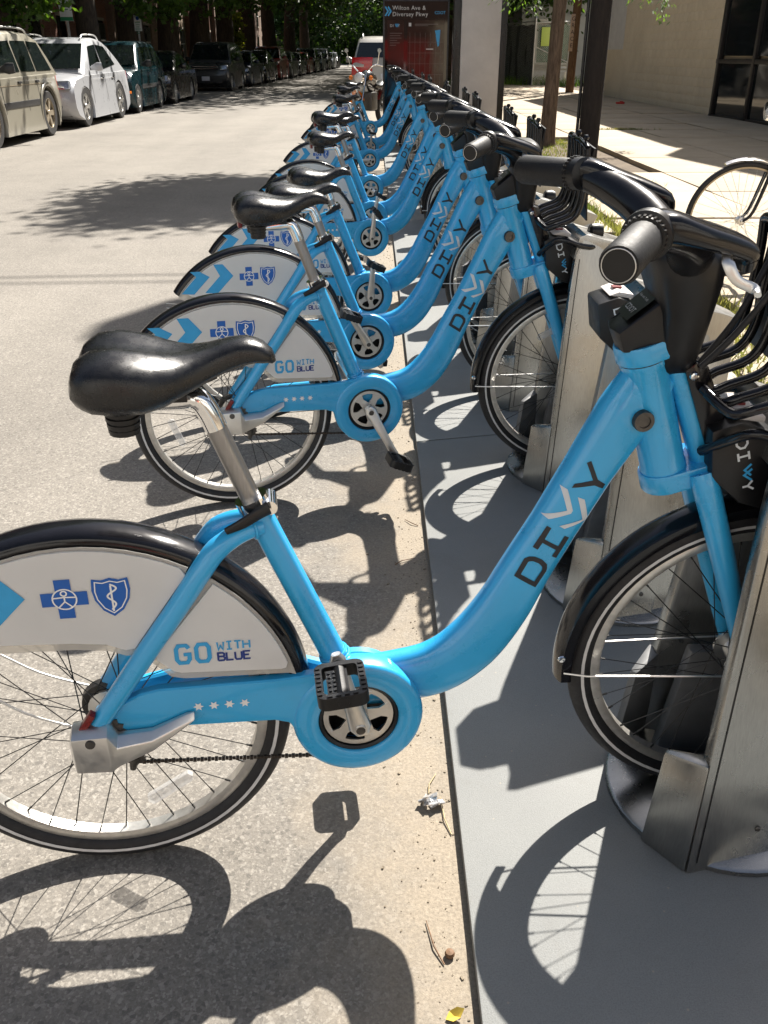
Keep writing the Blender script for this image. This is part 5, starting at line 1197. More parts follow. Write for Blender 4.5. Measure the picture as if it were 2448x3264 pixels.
def tree(x, y, i, sc, rz, label, group, cz=8.0, over=0):
    r = empty('street_tree', (x, y, 0), rz, label=label, cat='tree', group=group); r.scale = (sc, sc, sc)
    link('trunk', TM[i], r); link('crown', CROWN[i][0], r, (over * math.cos(rz), -over * math.sin(rz), cz)); return r
LT = [(-9.6, 14.0, 'nearest on the left, behind the gold vehicle'), (-9.3, 20.3, 'behind the silver crossover'), (-9.5, 26.0, 'behind the teal vehicle'), (-9.1, 32.8, 'with the thick trunk behind the black sedan'), (-9.3, 39.5, 'at the gap beyond the black sedan'), (-9.1, 45.5, 'behind the boxy grey vehicle'), (-8.9, 52, 'just before the red vehicle'), (-8.6, 59, 'just after the red vehicle'), (-8.2, 67, 'before the upright dark vehicle'), (-7.8, 77, 'behind the upright dark vehicle'), (-7.2, 88, 'far down on the left'), (-6.8, 101, 'at the left end of the street')]
for i, (x, y, lab) in enumerate(LT): tree(x, y, i % 3, (1 if y < 39 else 1.38) + .06 * math.sin(i * 2.2), i * 1.3, 'leafy street tree on the far pavement ' + lab, 'trees along the far pavement', (8.3 if y < 39 else 7.3) + .4 * math.cos(i * 1.7), 0 if y < 39 else 2.6)
RT = [(4.3, 41.5, 'first beyond the map kiosk'), (4.4, 48, 'second beyond the map kiosk'), (4.2, 55, 'third beyond the map kiosk'), (4.4, 62, 'fourth beyond the map kiosk'), (4.4, 70, 'fifth beyond the map kiosk'), (4.6, 79, 'sixth beyond the map kiosk'), (4.8, 89, 'seventh beyond the map kiosk'), (5.0, 100, 'eighth beyond the map kiosk'), (5.0, 112, 'at the right end of the street')]
for i, (x, y, lab) in enumerate(RT): tree(x, y, (i + 1) % 3, 1 + .05 * math.cos(i * 2.2), i * 1.9 + .5, 'leafy street tree on the near pavement ' + lab, 'trees along the near pavement', 7.0)
for (x, y, i, lab) in ((8.5, 51, 0, 'dark leafy tree behind the screened fence'), (13, 56, 1, 'dark leafy tree behind the grey sided house')): tree(x, y, i, 1.0, 2.1, lab, None, 6.2)
# far-off foliage that closes the street
V, F, _ = leaf_cloud(900, 34, .34, (26, 5, 8), .3, 77, .6, 1.1, .3); V[:, 2] += 7.0; V[:, 1] += 138; V[:, 0] -= 2
tag(link('distant_foliage', fast_mesh('distant_foliage', V, F, M['leaf'])), 'distant mass of green trees closing the end of the street', 'foliage', kind='stuff')
# low hanging branches over the far cars (paler leaf colour stands in for sunlit leaves)
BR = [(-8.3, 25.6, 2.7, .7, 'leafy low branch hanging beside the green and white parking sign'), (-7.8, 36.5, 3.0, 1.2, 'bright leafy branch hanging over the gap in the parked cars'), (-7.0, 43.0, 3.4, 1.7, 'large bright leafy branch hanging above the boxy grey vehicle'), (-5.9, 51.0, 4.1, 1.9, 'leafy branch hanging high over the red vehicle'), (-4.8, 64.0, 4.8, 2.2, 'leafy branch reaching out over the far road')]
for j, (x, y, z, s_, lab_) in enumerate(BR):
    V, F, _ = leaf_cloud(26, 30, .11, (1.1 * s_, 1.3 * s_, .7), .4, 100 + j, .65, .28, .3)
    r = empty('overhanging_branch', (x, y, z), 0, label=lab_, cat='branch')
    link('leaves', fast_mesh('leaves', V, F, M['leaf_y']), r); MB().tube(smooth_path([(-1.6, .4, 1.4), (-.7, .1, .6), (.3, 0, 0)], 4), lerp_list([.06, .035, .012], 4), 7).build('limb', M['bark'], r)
# yellow-green climber on the sunlit house corner
V, F, _ = leaf_cloud(50, 26, .10, (.35, .4, 1.6), .5, 55, .7, .14, .2); V += np.array([-8.3, 62, 2.4])
r = empty('climber', (0, 0, 0), 0, label='yellow green climbing plant up a trunk beside the sunlit facade', cat='plant'); link('leaves', fast_mesh('leaves', V, F, M['ivy']), r); MB().tube([(-8.3, 62, 0), (-8.3, 62, 3.4)], [.08, .04], 7).build('stem', M['bark'], r)
# young tree beside the docks
V, F, cl = leaf_cloud(330, 46, .095, (1.5, 1.5, 1.65), .5, 5, .42, .28, .2)
yt = empty('young_street_tree', (2.76, 15.35, .06), 0, label='young street tree with brown trunk between the kiosk and the dark pole', cat='tree')
TL = (-1.15, .58)
mb = MB(); P_ = [(0, 0, 0), (.015, 0, .3), (.03, 0, 1.0), (.045, 0, 1.8), (.075, 0, 2.6), (.06, .0, 3.4), (-.10, .1, 4.4), (-.5, .35, 5.6), (-.9, .65, 6.6)]
mb.tube(smooth_path(P_, 3), lerp_list([.160, .122, .108, .102, .098, .093, .08, .06, .035], 3), 16)
g_ = random.Random(4)
for i in range(16):
    c = cl[g_.randrange(len(cl))]; s_ = Vector(P_[g_.choice([5, 6, 7, 8])]); e = Vector((c[0] + TL[0], c[1] + TL[1], c[2] + 6.9)); mb.tube(smooth_path([s_, s_.lerp(e, .5) + Vector((0, 0, .3)), e], 4), lerp_list([.05, .03, .008], 4), 6)
mb.build('trunk', M['bark_y'], yt, smooth=60)
link('crown', fast_mesh('crown', V + np.array([TL[0], TL[1], 6.9]), F, M['leaf_y']), yt)
# drooping sprigs that dip into the picture
vs = []; fs = []; tw = MB(); g2 = np.random.default_rng(9)
spr = [(.55, .1, 2.66, 14), (-.55, -.2, 2.62, 14), (-.30, .1, 2.55, 16), (-.75, .0, 2.62, 16), (1.30, -.3, 2.60, 16), (1.55, -.2, 2.45, 16), (1.2, .2, 2.70, 12), (.30, .0, 2.75, 12), (-.95, .1, 2.75, 14), (1.75, -.1, 2.72, 12)]
for (x, y, z, n) in spr:
    z -= .42
    tip = Vector((x, y, z - .25)); root = Vector((x * .45, y, z + .55)); path = smooth_path([root, Vector((x * .8, y, z + .25)), Vector((x, y, z)), tip], 6)
    tw.tube(path, lerp_list([.012, .008, .005, .002], 6), 5)
    for i in range(n * 5):
        t = g2.random() ** .6; p = path[int(t * (len(path) - 1))] + Vector(g2.normal(size=3) * .05); a = g2.uniform(0, 6.283); d = Vector((math.cos(a), math.sin(a), -.9)).normalized(); q = d.cross(Vector((0, 0, 1))).normalized(); s2 = g2.uniform(.05, .085)
        o = len(vs); vs += [tuple(p), tuple(p + d * s2 * .55 + q * s2 * .20), tuple(p + d * s2 * 1.2), tuple(p + d * s2 * .55 - q * s2 * .20)]; fs.append((o, o + 1, o + 2, o + 3))
link('low_leaves', fast_mesh('low_leaves', np.array(vs), np.array(fs), M['leaf_y']), yt); tw.build('twigs', M['bark_y'], yt)

# ================================================================== POLES, WIRES, SIGNS
ut = empty('utility_pole', (2.93, 13.10, .06), 0, label='dark weathered utility pole standing between the tree and the block wall', cat='pole')
MB().tube([(0, 0, 0), (0, 0, .2), (.01, 0, 5), (.02, 0, 9.7)], [.140, .138, .130, .115], 20).build('shaft', M['pole_wood'], ut)
MB().tube([(-.16, .02, 0), (-.15, .02, 8)], .022, 8).build('conduit', M['kiosk_black'], ut)
MB().box((.02, 0, 9.55), (.36, .36, .75)).build('pole_cap', M['kiosk_black'], ut, bevel=.05)
for z in (3.2, 7.95, 8.25): MB().lathe([(.13, -.03), (.152, -.03), (.152, .03), (.13, .03)], (.01, 0, z), 'Z', 20, capprof=True).build('steel_band', M['steel_dk'], ut)
for i, (z, ye, lab) in enumerate(((8.25, -2.0, 'upper of two thin black wires crossing the street from the utility pole'), (7.95, -2.45, 'lower of two thin black wires crossing the street from the utility pole'))):
    a = Vector((2.93, 12.98, z + .06)); b = Vector((-13.6, 13.1 + ye, z - .2)); pts = [a.lerp(b, t) - Vector((0, 0, .35 * 4 * t * (1 - t))) for t in np.linspace(0, 1, 16)]
    tag(MB().tube(pts, .014, 6).build('overhead_wire', M['kiosk_black'], None), lab, 'wire', 'wires over the street')
def sign_pole(x, y, z0, z1, label, wd=.30, rz=0, text=None, post=.03, band='sign_green'):
    r = empty('parking_sign', (x, y, .06), rz, label=label, cat='sign', group='signs on the far pavement')
    MB().box((0, 0, z1 / 2), (post * 2, post * 1.4, z1 + .1)).build('post', M['galv'], r)
    f = MB().box((0, -.035, (z0 + z1) / 2), (wd, .006, z1 - z0)).build('plate', M['sign_white'], r, bevel=.002)
    if band: MB().box((0, -.0395, z0 + .05), (wd * .99, .003, .09)).build('band', M[band], f)
    MB().lathe([(0, -.003), (.06, -.003), (.06, .0), (0, 0)], (0, -.0385, z1 - .10), 'Y', 20).build('roundel', M['navy_print'], f)
    for q in range(6): MB().box((-.01, -.0392, z1 - .24 - q * .065), (wd * (.7 - .12 * (q % 3)), .002, .022)).build('text_line', M['sign_green'], f)
    return r
sign_pole(-8.25, 22.2, 1.98, 2.78, 'white parking sign with green foot on a grey post behind the silver crossover', .34)
sign_pole(-8.25, 27.7, 2.08, 2.92, 'white parking sign with green foot beside the hanging branch', .34)
sign_pole(-8.30, 36.2, 2.0, 2.5, 'small pale sign on a yellowish post beyond the black sedan', .26, band=None)

# ================================================================== KIOSK
KY = 16.75
ks = empty('map_kiosk', (0.72, KY, .026), 0, label='black glass map kiosk titled Wilton Ave and Diversey Pkwy', cat='kiosk')
MB().box((0, 0, 1.07), (1.09, .10, 2.12)).build('cabinet', M['kiosk_black'], ks, bevel=.012)
gl = MB().box((0, -.053, 1.10), (1.03, .008, 2.00)).build('map_glass', M['kiosk_glass'], ks)
def flat(nm, par, x0, x1, z0, z1, m, y=-.0590): return MB().add([(x0, y, z0), (x1, y, z0), (x1, y, z1), (x0, y, z1)], [(0, 1, 2, 3)]).build(nm, M[m], par, smooth=0)
flat('map_field', gl, -.47, -.20, .25, 1.83, 'kiosk_brown'); flat('map_field', gl, -.14, .47, .25, 1.83, 'kiosk_brown')
def ktext(t, size, x, z, m='kiosk_text', sp=1.0):
    o = link('printed_text', text_mesh('printed_text', t, size, M[m], spacing=sp), gl, (x, -.0605, z)); o.rotation_euler = (R(90), 0, 0); return o
ktext('Wilton Ave &', .088, -.39, 1.975, sp=1.1); ktext('Diversey Pkwy', .088, -.39, 1.885, sp=1.1); ktext('CDOT', .062, .30, 1.915, 'cyan_print'); ktext('DI   Y', .055, -.43, 1.73, sp=1.2)
for q in range(6): flat('text_line', gl, -.43, -.43 + (.20, .17, .19, .12, .16, .10)[q], 1.635 - q * .035, 1.643 - q * .035, 'kiosk_dimtext', -.0606)
flat('text_line', gl, -.02, .36, 1.765, 1.775, 'kiosk_dimtext', -.0606); flat('text_line', gl, -.02, .20, 1.745, 1.752, 'kiosk_dimtext', -.0606); flat('text_line', gl, .17, .29, 1.40, 1.415, 'kiosk_text', -.0607)
mb = MB(); 
for q in (0, .045): strokes(mb, [[(-.505 + q, 2.02), (-.460 + q, 1.955), (-.505 + q, 1.89)]], .024, lambda u, v, k: (u, -.0606 - k, v))
mb.build('chevron', M['cyan_print'], gl, smooth=0)
mb = MB()
for q in (0, .02): strokes(mb, [[(-.345 + q, 1.775), (-.325 + q, 1.735), (-.305 + q, 1.775)]], .010, lambda u, v, k: (u, -.0606 - k, v))
mb.build('chevron', M['cyan_print'], gl, smooth=0)
mb = MB().add([(.31, -.0604, 1.68), (.40, -.0604, 1.69), (.385, -.0604, 1.46), (.36, -.0604, 1.44)], [(0, 1, 2, 3)]); mb.build('lake_area', M['cyan_print'], gl, smooth=0)
flat('white_square', gl, -.12, -.08, 1.74, 1.79, 'kiosk_text', -.0604)
mb = MB()
for q in range(7): mb.box((-.10 + q * .085, -.0602, 1.05), (.004, .0008, 1.2)); mb.box((.165, -.0603, .55 + q * .16), (.58, .0008, .004))
tag(mb.build('street_grid', M['kiosk_dimtext'], gl, smooth=0), kind='stuff')
pk = empty('pay_station', (1.80, KY + .15, .026), 0, label='tall grey slab pay station with black edges beside the map kiosk', cat='pay station')
MB().box((0, 0, 1.35), (.66, .22, 2.68)).build('slab', M['kiosk_grey'], pk, bevel=.01)
for sg, wd in ((-1, .12), (1, .10)): MB().box((sg * (.33 + wd / 2 + .003), .01, 1.36), (wd, .26, 2.72)).build('edge_post', M['kiosk_black'], pk, bevel=.01)

# ================================================================== BLOCK-WALL BUILDING (right)
WX = 7.75
bd = empty('block_building', (0, 0, 0), 0, label='tall beige painted block building with dark glazed corner on the right', cat='building')
MB().prism([(WX - .025, 22.1), (WX - .025, 35.4), (22, 35.4), (22, 10.2), (8.95, 10.2), (WX + .03, 22.05)], 0, 7.3, 'Z').build('core_wall', M['block_dirty'], bd)
MB().prism([(WX + .03, 20.25), (10.5, 20.6), (12, 10.4), (9.5, 10.4)], 7.3, 8.66, 'Z').build('corner_tower', M['block_dirty'], bd)
MB().prism([(WX - .04, 20.3), (WX - .04, 35.5), (WX + .25, 35.5), (WX + .25, 20.3)], 7.3, 7.45, 'Z').build('coping', M['stone'], bd)
bl = MB().box((0, 0, 0), (.06, .396, .196)).mesh('block', M['block'], bevel=.004); cells = []
nrow = 15; ncol = 33
for rI in range(nrow):
    for c in range(ncol):
        yc = 22.3 + .4 * c + (.2 if rI % 2 else 0)
        if yc > 35.3: continue
        cells.append((yc / (1 + .0 * rI), rI, yc))
cells.sort(key=lambda q: q[2] + .25 * abs(q[1] - 6))
rest = MB()
for i, (_, rI, yc) in enumerate(cells):
    dx = .0 + rng.uniform(-.0015, .0015); z = .06 + .1 + .2 * rI
    if i < 300: link('block', bl, bd, (WX + dx, yc, z))
    else: rest.box((WX + dx, yc, z), (.06, .396, .196))
tag(rest.build('blocks', M['block'], bd, smooth=0), kind='stuff')
MB().box((WX - .036, 32.4, 2.30), (.012, 2.9, 1.65)).build('painted_patch', M['patch'], bd)
# dark glazed shopfront on the chamfer
A = Vector((WX - .02, 22.15, 0)); dch = Vector((.22, -2.25, 0)).normalized(); nch = Vector((-dch.y, dch.x, 0)) * -1
def chbox(u, z, du, dz, th, off): return A + dch * u + nch * off + Vector((0, 0, z)), (du, th, dz), Matrix.Rotation(math.atan2(dch.y, dch.x), 3, 'Z')
for i in range(5):
    u = .95 + i * 1.6
    for z, h in ((.10 + .55, 1.1), (1.25 + 1.2, 2.3)):
        c, d, m = chbox(u, z, 1.5, h - .05, .02, .05); MB().box(c, d, m).build('pane', M['window_dark'], bd)
for u in [.10] + [.15 + i * 1.6 for i in range(1, 6)]:
    c, d, m = chbox(u, 1.85, .10, 3.7, .12, .06); MB().box(c, d, m).build('mullion', M['frame_dark'], bd, bevel=.01)
for z in (.10, 1.22, 3.65):
    c, d, m = chbox(4.1, z, 8.2, .09, .10, .06); MB().box(c, d, m).build('transom', M['frame_dark'], bd, bevel=.01)
# ================================================================== SCREENED FENCE, BROWN POLE, SIDED HOUSE
fe = empty('screened_fence', (0, 0, .05), 0, label='chain link fence with dark and green screen cloth beside the block wall', cat='fence')
PA, PB, PC_ = Vector((5.95, 45.4, 0)), Vector((7.02, 43.6, 0)), Vector((8.55, 43.7, 0)); FH = 2.55
for p, h in ((PA, FH - .1), (PB, FH + .1), (PC_, FH)):
    MB().tube([p, p + Vector((0, 0, h))], .04, 12).tube([p + Vector((0, 0, h)), p + Vector((0, 0, h + .07))], [.055, .02], 12).build('post', M['galv'], fe)
for a, b in ((PA, PB), (PB, PC_)):
    MB().tube([a + Vector((0, 0, FH - .08)), b + Vector((0, 0, FH - .02))], .025, 10).build('top_rail', M['galv'], fe)
MB().tube([PB + Vector((0, -.05, FH * .62)), PC_ + Vector((0, -.05, .95))], .02, 8).build('brace', M['galv'], fe)
def cloth(a, b, z0, z1, m, nm, n=24):
    mb = MB(); d = (b - a); q = Vector((-d.y, d.x, 0)).normalized(); vs = []; fs = []
    for i in range(n + 1):
        t = i / n; off = q * (.02 * math.sin(t * 23) + .015 * math.sin(t * 9 + 1)); tz = z1 - .05 * abs(math.sin(t * 11)); p = a + d * t + off
        vs += [tuple(p + Vector((0, 0, z0))), tuple(p + Vector((0, 0, (z0 + z1) / 2)) + q * .02 * math.sin(t * 15)), tuple(p + Vector((0, 0, tz)))]
    for i in range(n): fs += [(3 * i, 3 * i + 3, 3 * i + 4, 3 * i + 1), (3 * i + 1, 3 * i + 4, 3 * i + 5, 3 * i + 2)]
    mb.add(vs, fs).build(nm, M[m], fe, smooth=60)
cloth(PA, PB, .05, FH - .12, 'mesh_dark', 'screen_cloth'); cloth(PB + Vector((.12, 0, 0)), PC_, .95, FH - .12, 'mesh_green', 'screen_cloth')
wm = MB()
for a, b in ((PA, PB), (PB, PC_)):
    L_ = (b - a).length
    for k in range(int(L_ / .09) + int(FH / .09)):
        for sg in (1, -1):
            pts = []
            for z_ in (0, FH - .1):
                u = k * .09 - (FH - z_ if sg > 0 else z_) + (0 if sg > 0 else 0); pts.append((u, z_))
            (u0, z0_), (u1, z1_) = pts
            t0, t1 = 0, 1
            for lo_, hi_ in ((0, L_),):
                du = u1 - u0
                if abs(du) > 1e-6:
                    ta, tb = (lo_ - u0) / du, (hi_ - u0) / du; ta, tb = min(ta, tb), max(ta, tb); t0, t1 = max(t0, ta), min(t1, tb)
            if t1 - t0 < .02: continue
            p0 = a + (b - a) * ((u0 + (u1 - u0) * t0) / L_) + Vector((0, -.03, z0_ + (z1_ - z0_) * t0)); p1 = a + (b - a) * ((u0 + (u1 - u0) * t1) / L_) + Vector((0, -.03, z0_ + (z1_ - z0_) * t1))
            wm.tube([p0, p1], .003, 3, cap=False)
tag(wm.build('wire_mesh', M['galv'], fe, smooth=0), kind='stuff')
tag(MB().box((7.45, 43.48, 2.0), (.36, .015, .72)).build('notice_plate', M['sign_lime'], None, bevel=.01), 'lime green notice plate hanging on the screened fence', 'sign')
gr = empty('guard_rail', (7.8, 44.2, .05), 0, label='pale metal guard rail low behind the green screen', cat='rail')
MB().prism([(0, .58), (.06, .64), (.02, .72), (.06, .80), (0, .86), (-.02, .86), (.03, .80), (-.01, .72), (.03, .64), (-.02, .58)], -1.0, 1.0, 'X').build('beam', M['galv'], gr)
for q in (-.8, .8): MB().box((q, .08, .4), (.1, .1, .8)).build('post', M['galv'], gr)
bp_ = empty('brown_pole', (7.05, 35.3, .05), 0, label='brown wooden pole with a narrow lettered board at the wall corner', cat='pole')
MB().tube([(0, 0, 0), (.04, 0, 4), (.1, 0, 9)], [.15, .14, .12], 16).build('shaft', M['pole_brown'], bp_)
bo = MB().box((-.13, -.12, 1.95), (.17, .02, 1.15)).build('notice_board', M['board_tan'], bp_, bevel=.003); bo.rotation_euler = (0, R(1.0), 0)
for i, ch in enumerate('GRACE'):
    t = link('letter', text_mesh('letter', ch, .18, M['kiosk_black'], 'CENTER'), bo, (-.13, -.1325, 2.32 - i * .205)); t.rotation_euler = (R(90), 0, 0)
def house(x0, x1, y0, y1, h, wall, face, label, name='brick_house', storeys=3, bays=3, trim='stone', group='houses behind the far pavement', stoop=True):
    r = empty(name, ((x0 + x1) / 2, (y0 + y1) / 2, 0), 0, label=label, cat='house', group=group); W_, D_ = x1 - x0, y1 - y0
    MB().box((0, 0, h / 2), (W_, D_, h)).build('wall', M[wall], r); MB().box((0, 0, h + .15), (W_ + .3, D_ + .1, .3)).build('roof', M['roof'], r)
    for s_ in range(storeys):
        z = 1.9 + s_ * (h - 1.2) / storeys
        for b_ in range(bays):
            u = (b_ + .5) / bays - .5
            if face == 'x': c = Vector((W_ / 2, u * D_, z)); d = (.10, 1.05, 1.7); o = Vector((1, 0, 0)); fr = (.14, 1.25, .12)
            else: c = Vector((u * W_, -D_ / 2, z)); d = (1.05, .10, 1.7); o = Vector((0, -1, 0)); fr = (1.25, .14, .12)
            wn = MB().box(c + o * .0, d).build('window', M['window_dark'], r); MB().box(c + Vector((0, 0, .91)) + o * .02, fr).build('lintel', M[trim], wn); MB().box(c - Vector((0, 0, .91)) + o * .04, fr).build('sill', M[trim], wn)
            MB().box(c + o * .055, (.04, d[1], .06) if face == 'x' else (d[0], .04, .06)).build('sash_bar', M['sign_white'], wn)
    if face == 'x' and stoop:
        dr = MB().box((W_ / 2 + .02, D_ * .36, 1.6), (.1, 1.0, 2.1)).build('door', M['kiosk_black'], r); MB().box((W_ / 2 + .08, D_ * .36 - .38, 1.5), (.05, .05, .12)).build('handle', M['chrome'], dr)
        for q in range(4): MB().box((W_ / 2 + .25 + .28 * q, D_ * .36, .48 - .12 * q), (.30, 1.5, .14)).build('step', M['stone'], r)
    return r
yy = 8.0
for i, (wd, wl, h) in enumerate(((9, 'brick2', 9.5), (8, 'brick', 10), (9, 'brick2', 9), (7.5, 'brick3', 10), (9, 'brick', 9.5), (8.5, 'brick2', 10), (9, 'brick3', 9), (9, 'brick', 10), (10, 'brick2', 9.5), (10, 'brick', 10), (12, 'brick2', 9))):
    house(-26, -13.4 + .035 * max(0, yy - 33), yy, yy + wd - .02, h, wl, 'x', '%s brick row house in deep shade, %s along the far pavement' % ({'brick': 'red', 'brick2': 'brown', 'brick3': 'pale tan'}[wl], ORD[i] if i else 'nearest')); yy += wd
house(7.4, 16, 50.5, 60, 7.5, 'siding', 'y', 'grey clapboard house behind the screened fence', 'sided_house', 2, 3, 'sign_white', None)
for i, (y0_, y1_, wl) in enumerate(((62, 72, 'brick'), (73, 85, 'brick2'), (86, 98, 'brick'), (99, 116, 'brick2'))): house(9, 20, y0_, y1_, 9, wl, 'y', 'brick house behind the trees on the right, %s beyond the sided house' % ('first', 'second', 'third', 'fourth')[i], 'brick_house', 3, 3, 'stone', 'houses beyond the sided house')
house(-20, 16, 150, 160, 10, 'brick2', 'y', 'wide brown brick building closing the far end of the street', 'end_building', 3, 9, 'stone', None)
# iron railings in front of the far houses
rl = empty('iron_railing', (-11.95, 0, .05), 0, label='black iron railing along the front gardens of the far houses', cat='railing')
mb0 = MB().box((0, 0, .55), (.018, .018, 1.1)).mesh('bar', M['kiosk_black'])
for j in range(150): link('bar', mb0, rl, (0, 20 + j * .16, 0))
for z in (.2, 1.0): MB().box((0, 32, z), (.03, 24.2, .03)).build('rail', M['kiosk_black'], rl)

# shop behind the camera, mirrored in the kiosk glass; wide pale wall added as fill
sh_ = empty('shop_building', (2, -15, 0), 0, label='shop with a red banner behind the camera, mirrored in the kiosk glass, pale wall added as light fill', cat='building')
MB().box((0, 0, 5), (44, 6, 10)).build('wall', M['facade_fill'], sh_); bn = MB().box((-.4, 3.06, 1.0), (2.2, .1, 1.75)).build('banner', M['red_banner'], sh_)
t = link('banner_text', text_mesh('banner_text', 'no', .95, M['white_print'], 'CENTER'), bn, (-.95, 3.125, .55)); t.rotation_euler = (R(90), 0, R(180))
MB().box((1.6, 3.05, 1.3), (1.7, .1, 2.6)).build('stone_front', M['block'], sh_); MB().box((-.2, 3.03, 2.3), (7.5, .1, 4.4)).build('brick_front', M['brick_dk'], sh_)
for i in range(14):
    for z in (4.9,): MB().box((-20 + i * 3, 3.02, z), (1.4, .1, 2.0)).build('window', M['window_dark'], sh_)

# ================================================================== MOTORCYCLE
mc = empty('motorcycle', (-.05, 20.6, 0), R(-112), label='chrome motorcycle with orange turn lamps parked before the minivan', cat='motorcycle')
def mwheel(x, rr):
    w_ = MB().ring(rr - .05, .055, (0, 0, 0), 'Y', 32, 10).build('wheel', M['tyre'], mc); w_.location = (x, 0, rr); MB().lathe([(rr - .10, -.02), (rr - .085, -.03), (rr - .085, .03), (rr - .10, .02)], (0, 0, 0), 'Y', 32, capprof=True).build('rim', M['chrome'], w_)
    mb = MB()
    for i in range(16): a = 2 * math.pi * i / 16; mb.tube([(0, .0, 0), (math.cos(a) * (rr - .09), 0, math.sin(a) * (rr - .09))], .003, 4)
    mb.build('spokes', M['chrome'], w_); MB().lathe([(0, -.07), (.05, -.07), (.05, .07), (0, .07)], (0, 0, 0), 'Y', 14).build('hub', M['alloy'], w_)
mwheel(.75, .33); mwheel(-.68, .32)
for sg in (-1, 1):
    MB().tube([(.75, sg * .09, .33), (.42, sg * .09, 1.02)], .022, 10).build('fork_leg', M['chrome'], mc)
    MB().tube(smooth_path([(.40, sg * .10, 1.04), (.38, sg * .25, 1.16), (.26, sg * .38, 1.14), (.16, sg * .42, 1.12)], 4), .013, 8).build('handlebar', M['chrome'], mc)
    MB().tube([(.34, sg * .30, 1.16), (.38, sg * .36, 1.42)], .007, 6).tube([(.385, sg * .36, 1.42), (.365, sg * .36, 1.42)], [.04, .036], 14).build('mirror', M['chrome'], mc)
    MB().lathe([(0, .05), (.03, .045), (.045, .02), (.04, 0), (0, 0)], (.48, sg * .22, .93), 'X', 16).build('indicator', M['amber'], mc)
    MB().tube([(-.68, sg * .11, .32), (-.45, sg * .11, .72)], .025, 10).build('shock', M['chrome'], mc)
MB().lathe([(0, .13), (.09, .12), (.105, .08), (.08, -.06), (0, -.08)], (.50, 0, .93), 'X', 22).build('headlamp', [M['chrome']], mc)
MB().lathe([(0, .135), (.09, .125)], (.50, 0, .93), 'X', 22).build('lens', M['glass_lamp'], mc)
MB().tube(smooth_path([(.36, 0, .84), (.2, 0, .93), (-.05, 0, .88), (-.15, 0, .80)], 4), lerp_list([.08, .14, .13, .08], 4), 16).build('fuel_tank', M['c_black'], mc, smooth=60)
MB().tube(smooth_path([(-.12, 0, .78), (-.35, 0, .74), (-.6, 0, .80), (-.78, 0, .84)], 4), lerp_list([(.11, .05), (.14, .06), (.12, .06), (.08, .03)], 4), 14).build('seat', M['saddle'], mc, smooth=60)
MB().box((.05, 0, .48), (.34, .26, .36)).build('engine', M['steel_dk'], mc, bevel=.05); MB().tube([(.2, -.16, .35), (-.2, -.18, .30), (-.8, -.18, .34)], .04, 12).build('exhaust', M['chrome'], mc)
MB().lathe([(.36, -.05), (.385, 0), (.36, .05), (.35, 0)], (.75, 0, .33), 'Y', 18, R(20), R(150), capprof=True).build('front_fender', M['amber'], mc); MB().lathe([(.35, -.07), (.38, 0), (.35, .07), (.34, 0)], (-.68, 0, .32), 'Y', 18, R(30), R(170), capprof=True).build('rear_fender', M['c_red'], mc)
MB().tube([(.42, 0, .98), (.05, 0, .68), (-.4, 0, .62), (-.68, 0, .34)], .025, 8).build('frame', M['kiosk_black'], mc)

# ================================================================== PRIVATE BICYCLE AT THE RIGHT EDGE
pb = empty('old_bicycle', (2.27, 5.72, .115), R(176), label='old city bicycle at the right edge showing only its front wheel', cat='bicycle')
RW = .342
def thin_wheel(nm, x):
    w_ = MB().ring(RW - .016, .0155, (0, 0, 0), 'Y', 72, 10).build(nm, M['rubber'], pb); w_.location = (x, 0, RW)
    MB().lathe([(RW - .040, -.009), (RW - .030, -.011), (RW - .028, 0), (RW - .030, .011), (RW - .040, .009)], (0, 0, 0), 'Y', 64, capprof=True).build('rim', M['tan_rim'], w_, smooth=50)
    mb = MB()
    for i in range(36):
        a = 2 * math.pi * i / 36; off = 1.2 if (i // 2) % 2 else -1.2; sg = 1 if i % 2 else -1
        mb.tube([(.02 * math.cos(a + off), sg * .03, .02 * math.sin(a + off)), ((RW - .045) * math.cos(a), 0, (RW - .045) * math.sin(a))], .0011, 4, cap=False)
    mb.build('spokes', M['galv'], w_); MB().lathe([(0, -.05), (.008, -.05), (.010, -.03), (.024, -.028), (.012, -.02), (.012, .02), (.024, .028), (.010, .03), (.008, .05), (0, .05)], (0, 0, 0), 'Y', 16).build('hub', M['alloy'], w_)
thin_wheel('front_wheel', 0); thin_wheel('rear_wheel', -1.06)
for sg in (-1, 1): MB().tube(smooth_path([(0, sg * .045, RW), (-.055, sg * .045, RW + .06), (-.12, sg * .04, RW + .28), (-.165, sg * .025, RW + .40)], 5), lerp_list([.008, .010, .012, .013], 5), 10).build('fork_blade', M['kiosk_black'], pb, smooth=60)
MB().tube([(-.165, 0, RW + .38), (-.235, 0, RW + .62)], .018, 12).build('head_tube', M['kiosk_black'], pb)
for a, b in (((-.18, 0, RW + .42), (-.60, 0, RW - .06)), ((-.22, 0, RW + .58), (-.75, 0, RW + .45)), ((-.60, 0, RW - .06), (-.78, 0, RW + .52)), ((-.78, 0, RW + .42), (-1.06, 0, RW)), ((-.60, 0, RW - .06), (-1.06, 0, RW))): MB().tube([a, b], .014, 10).build('frame_tube', M['kiosk_black'], pb)
MB().lathe([(RW + .012, -.025), (RW + .024, 0), (RW + .012, .025), (RW + .008, 0)], (0, 0, RW), 'Y', 16, R(66), R(150), capprof=True).build('chrome_fender', M['chrome'], pb, smooth=60)
MB().lathe([(0, .10), (.05, .095), (.058, .05), (.03, -.02), (0, -.03)], (-.135, 0, RW + .62), 'X', 20).build('headlamp', M['chrome'], pb, smooth=60)
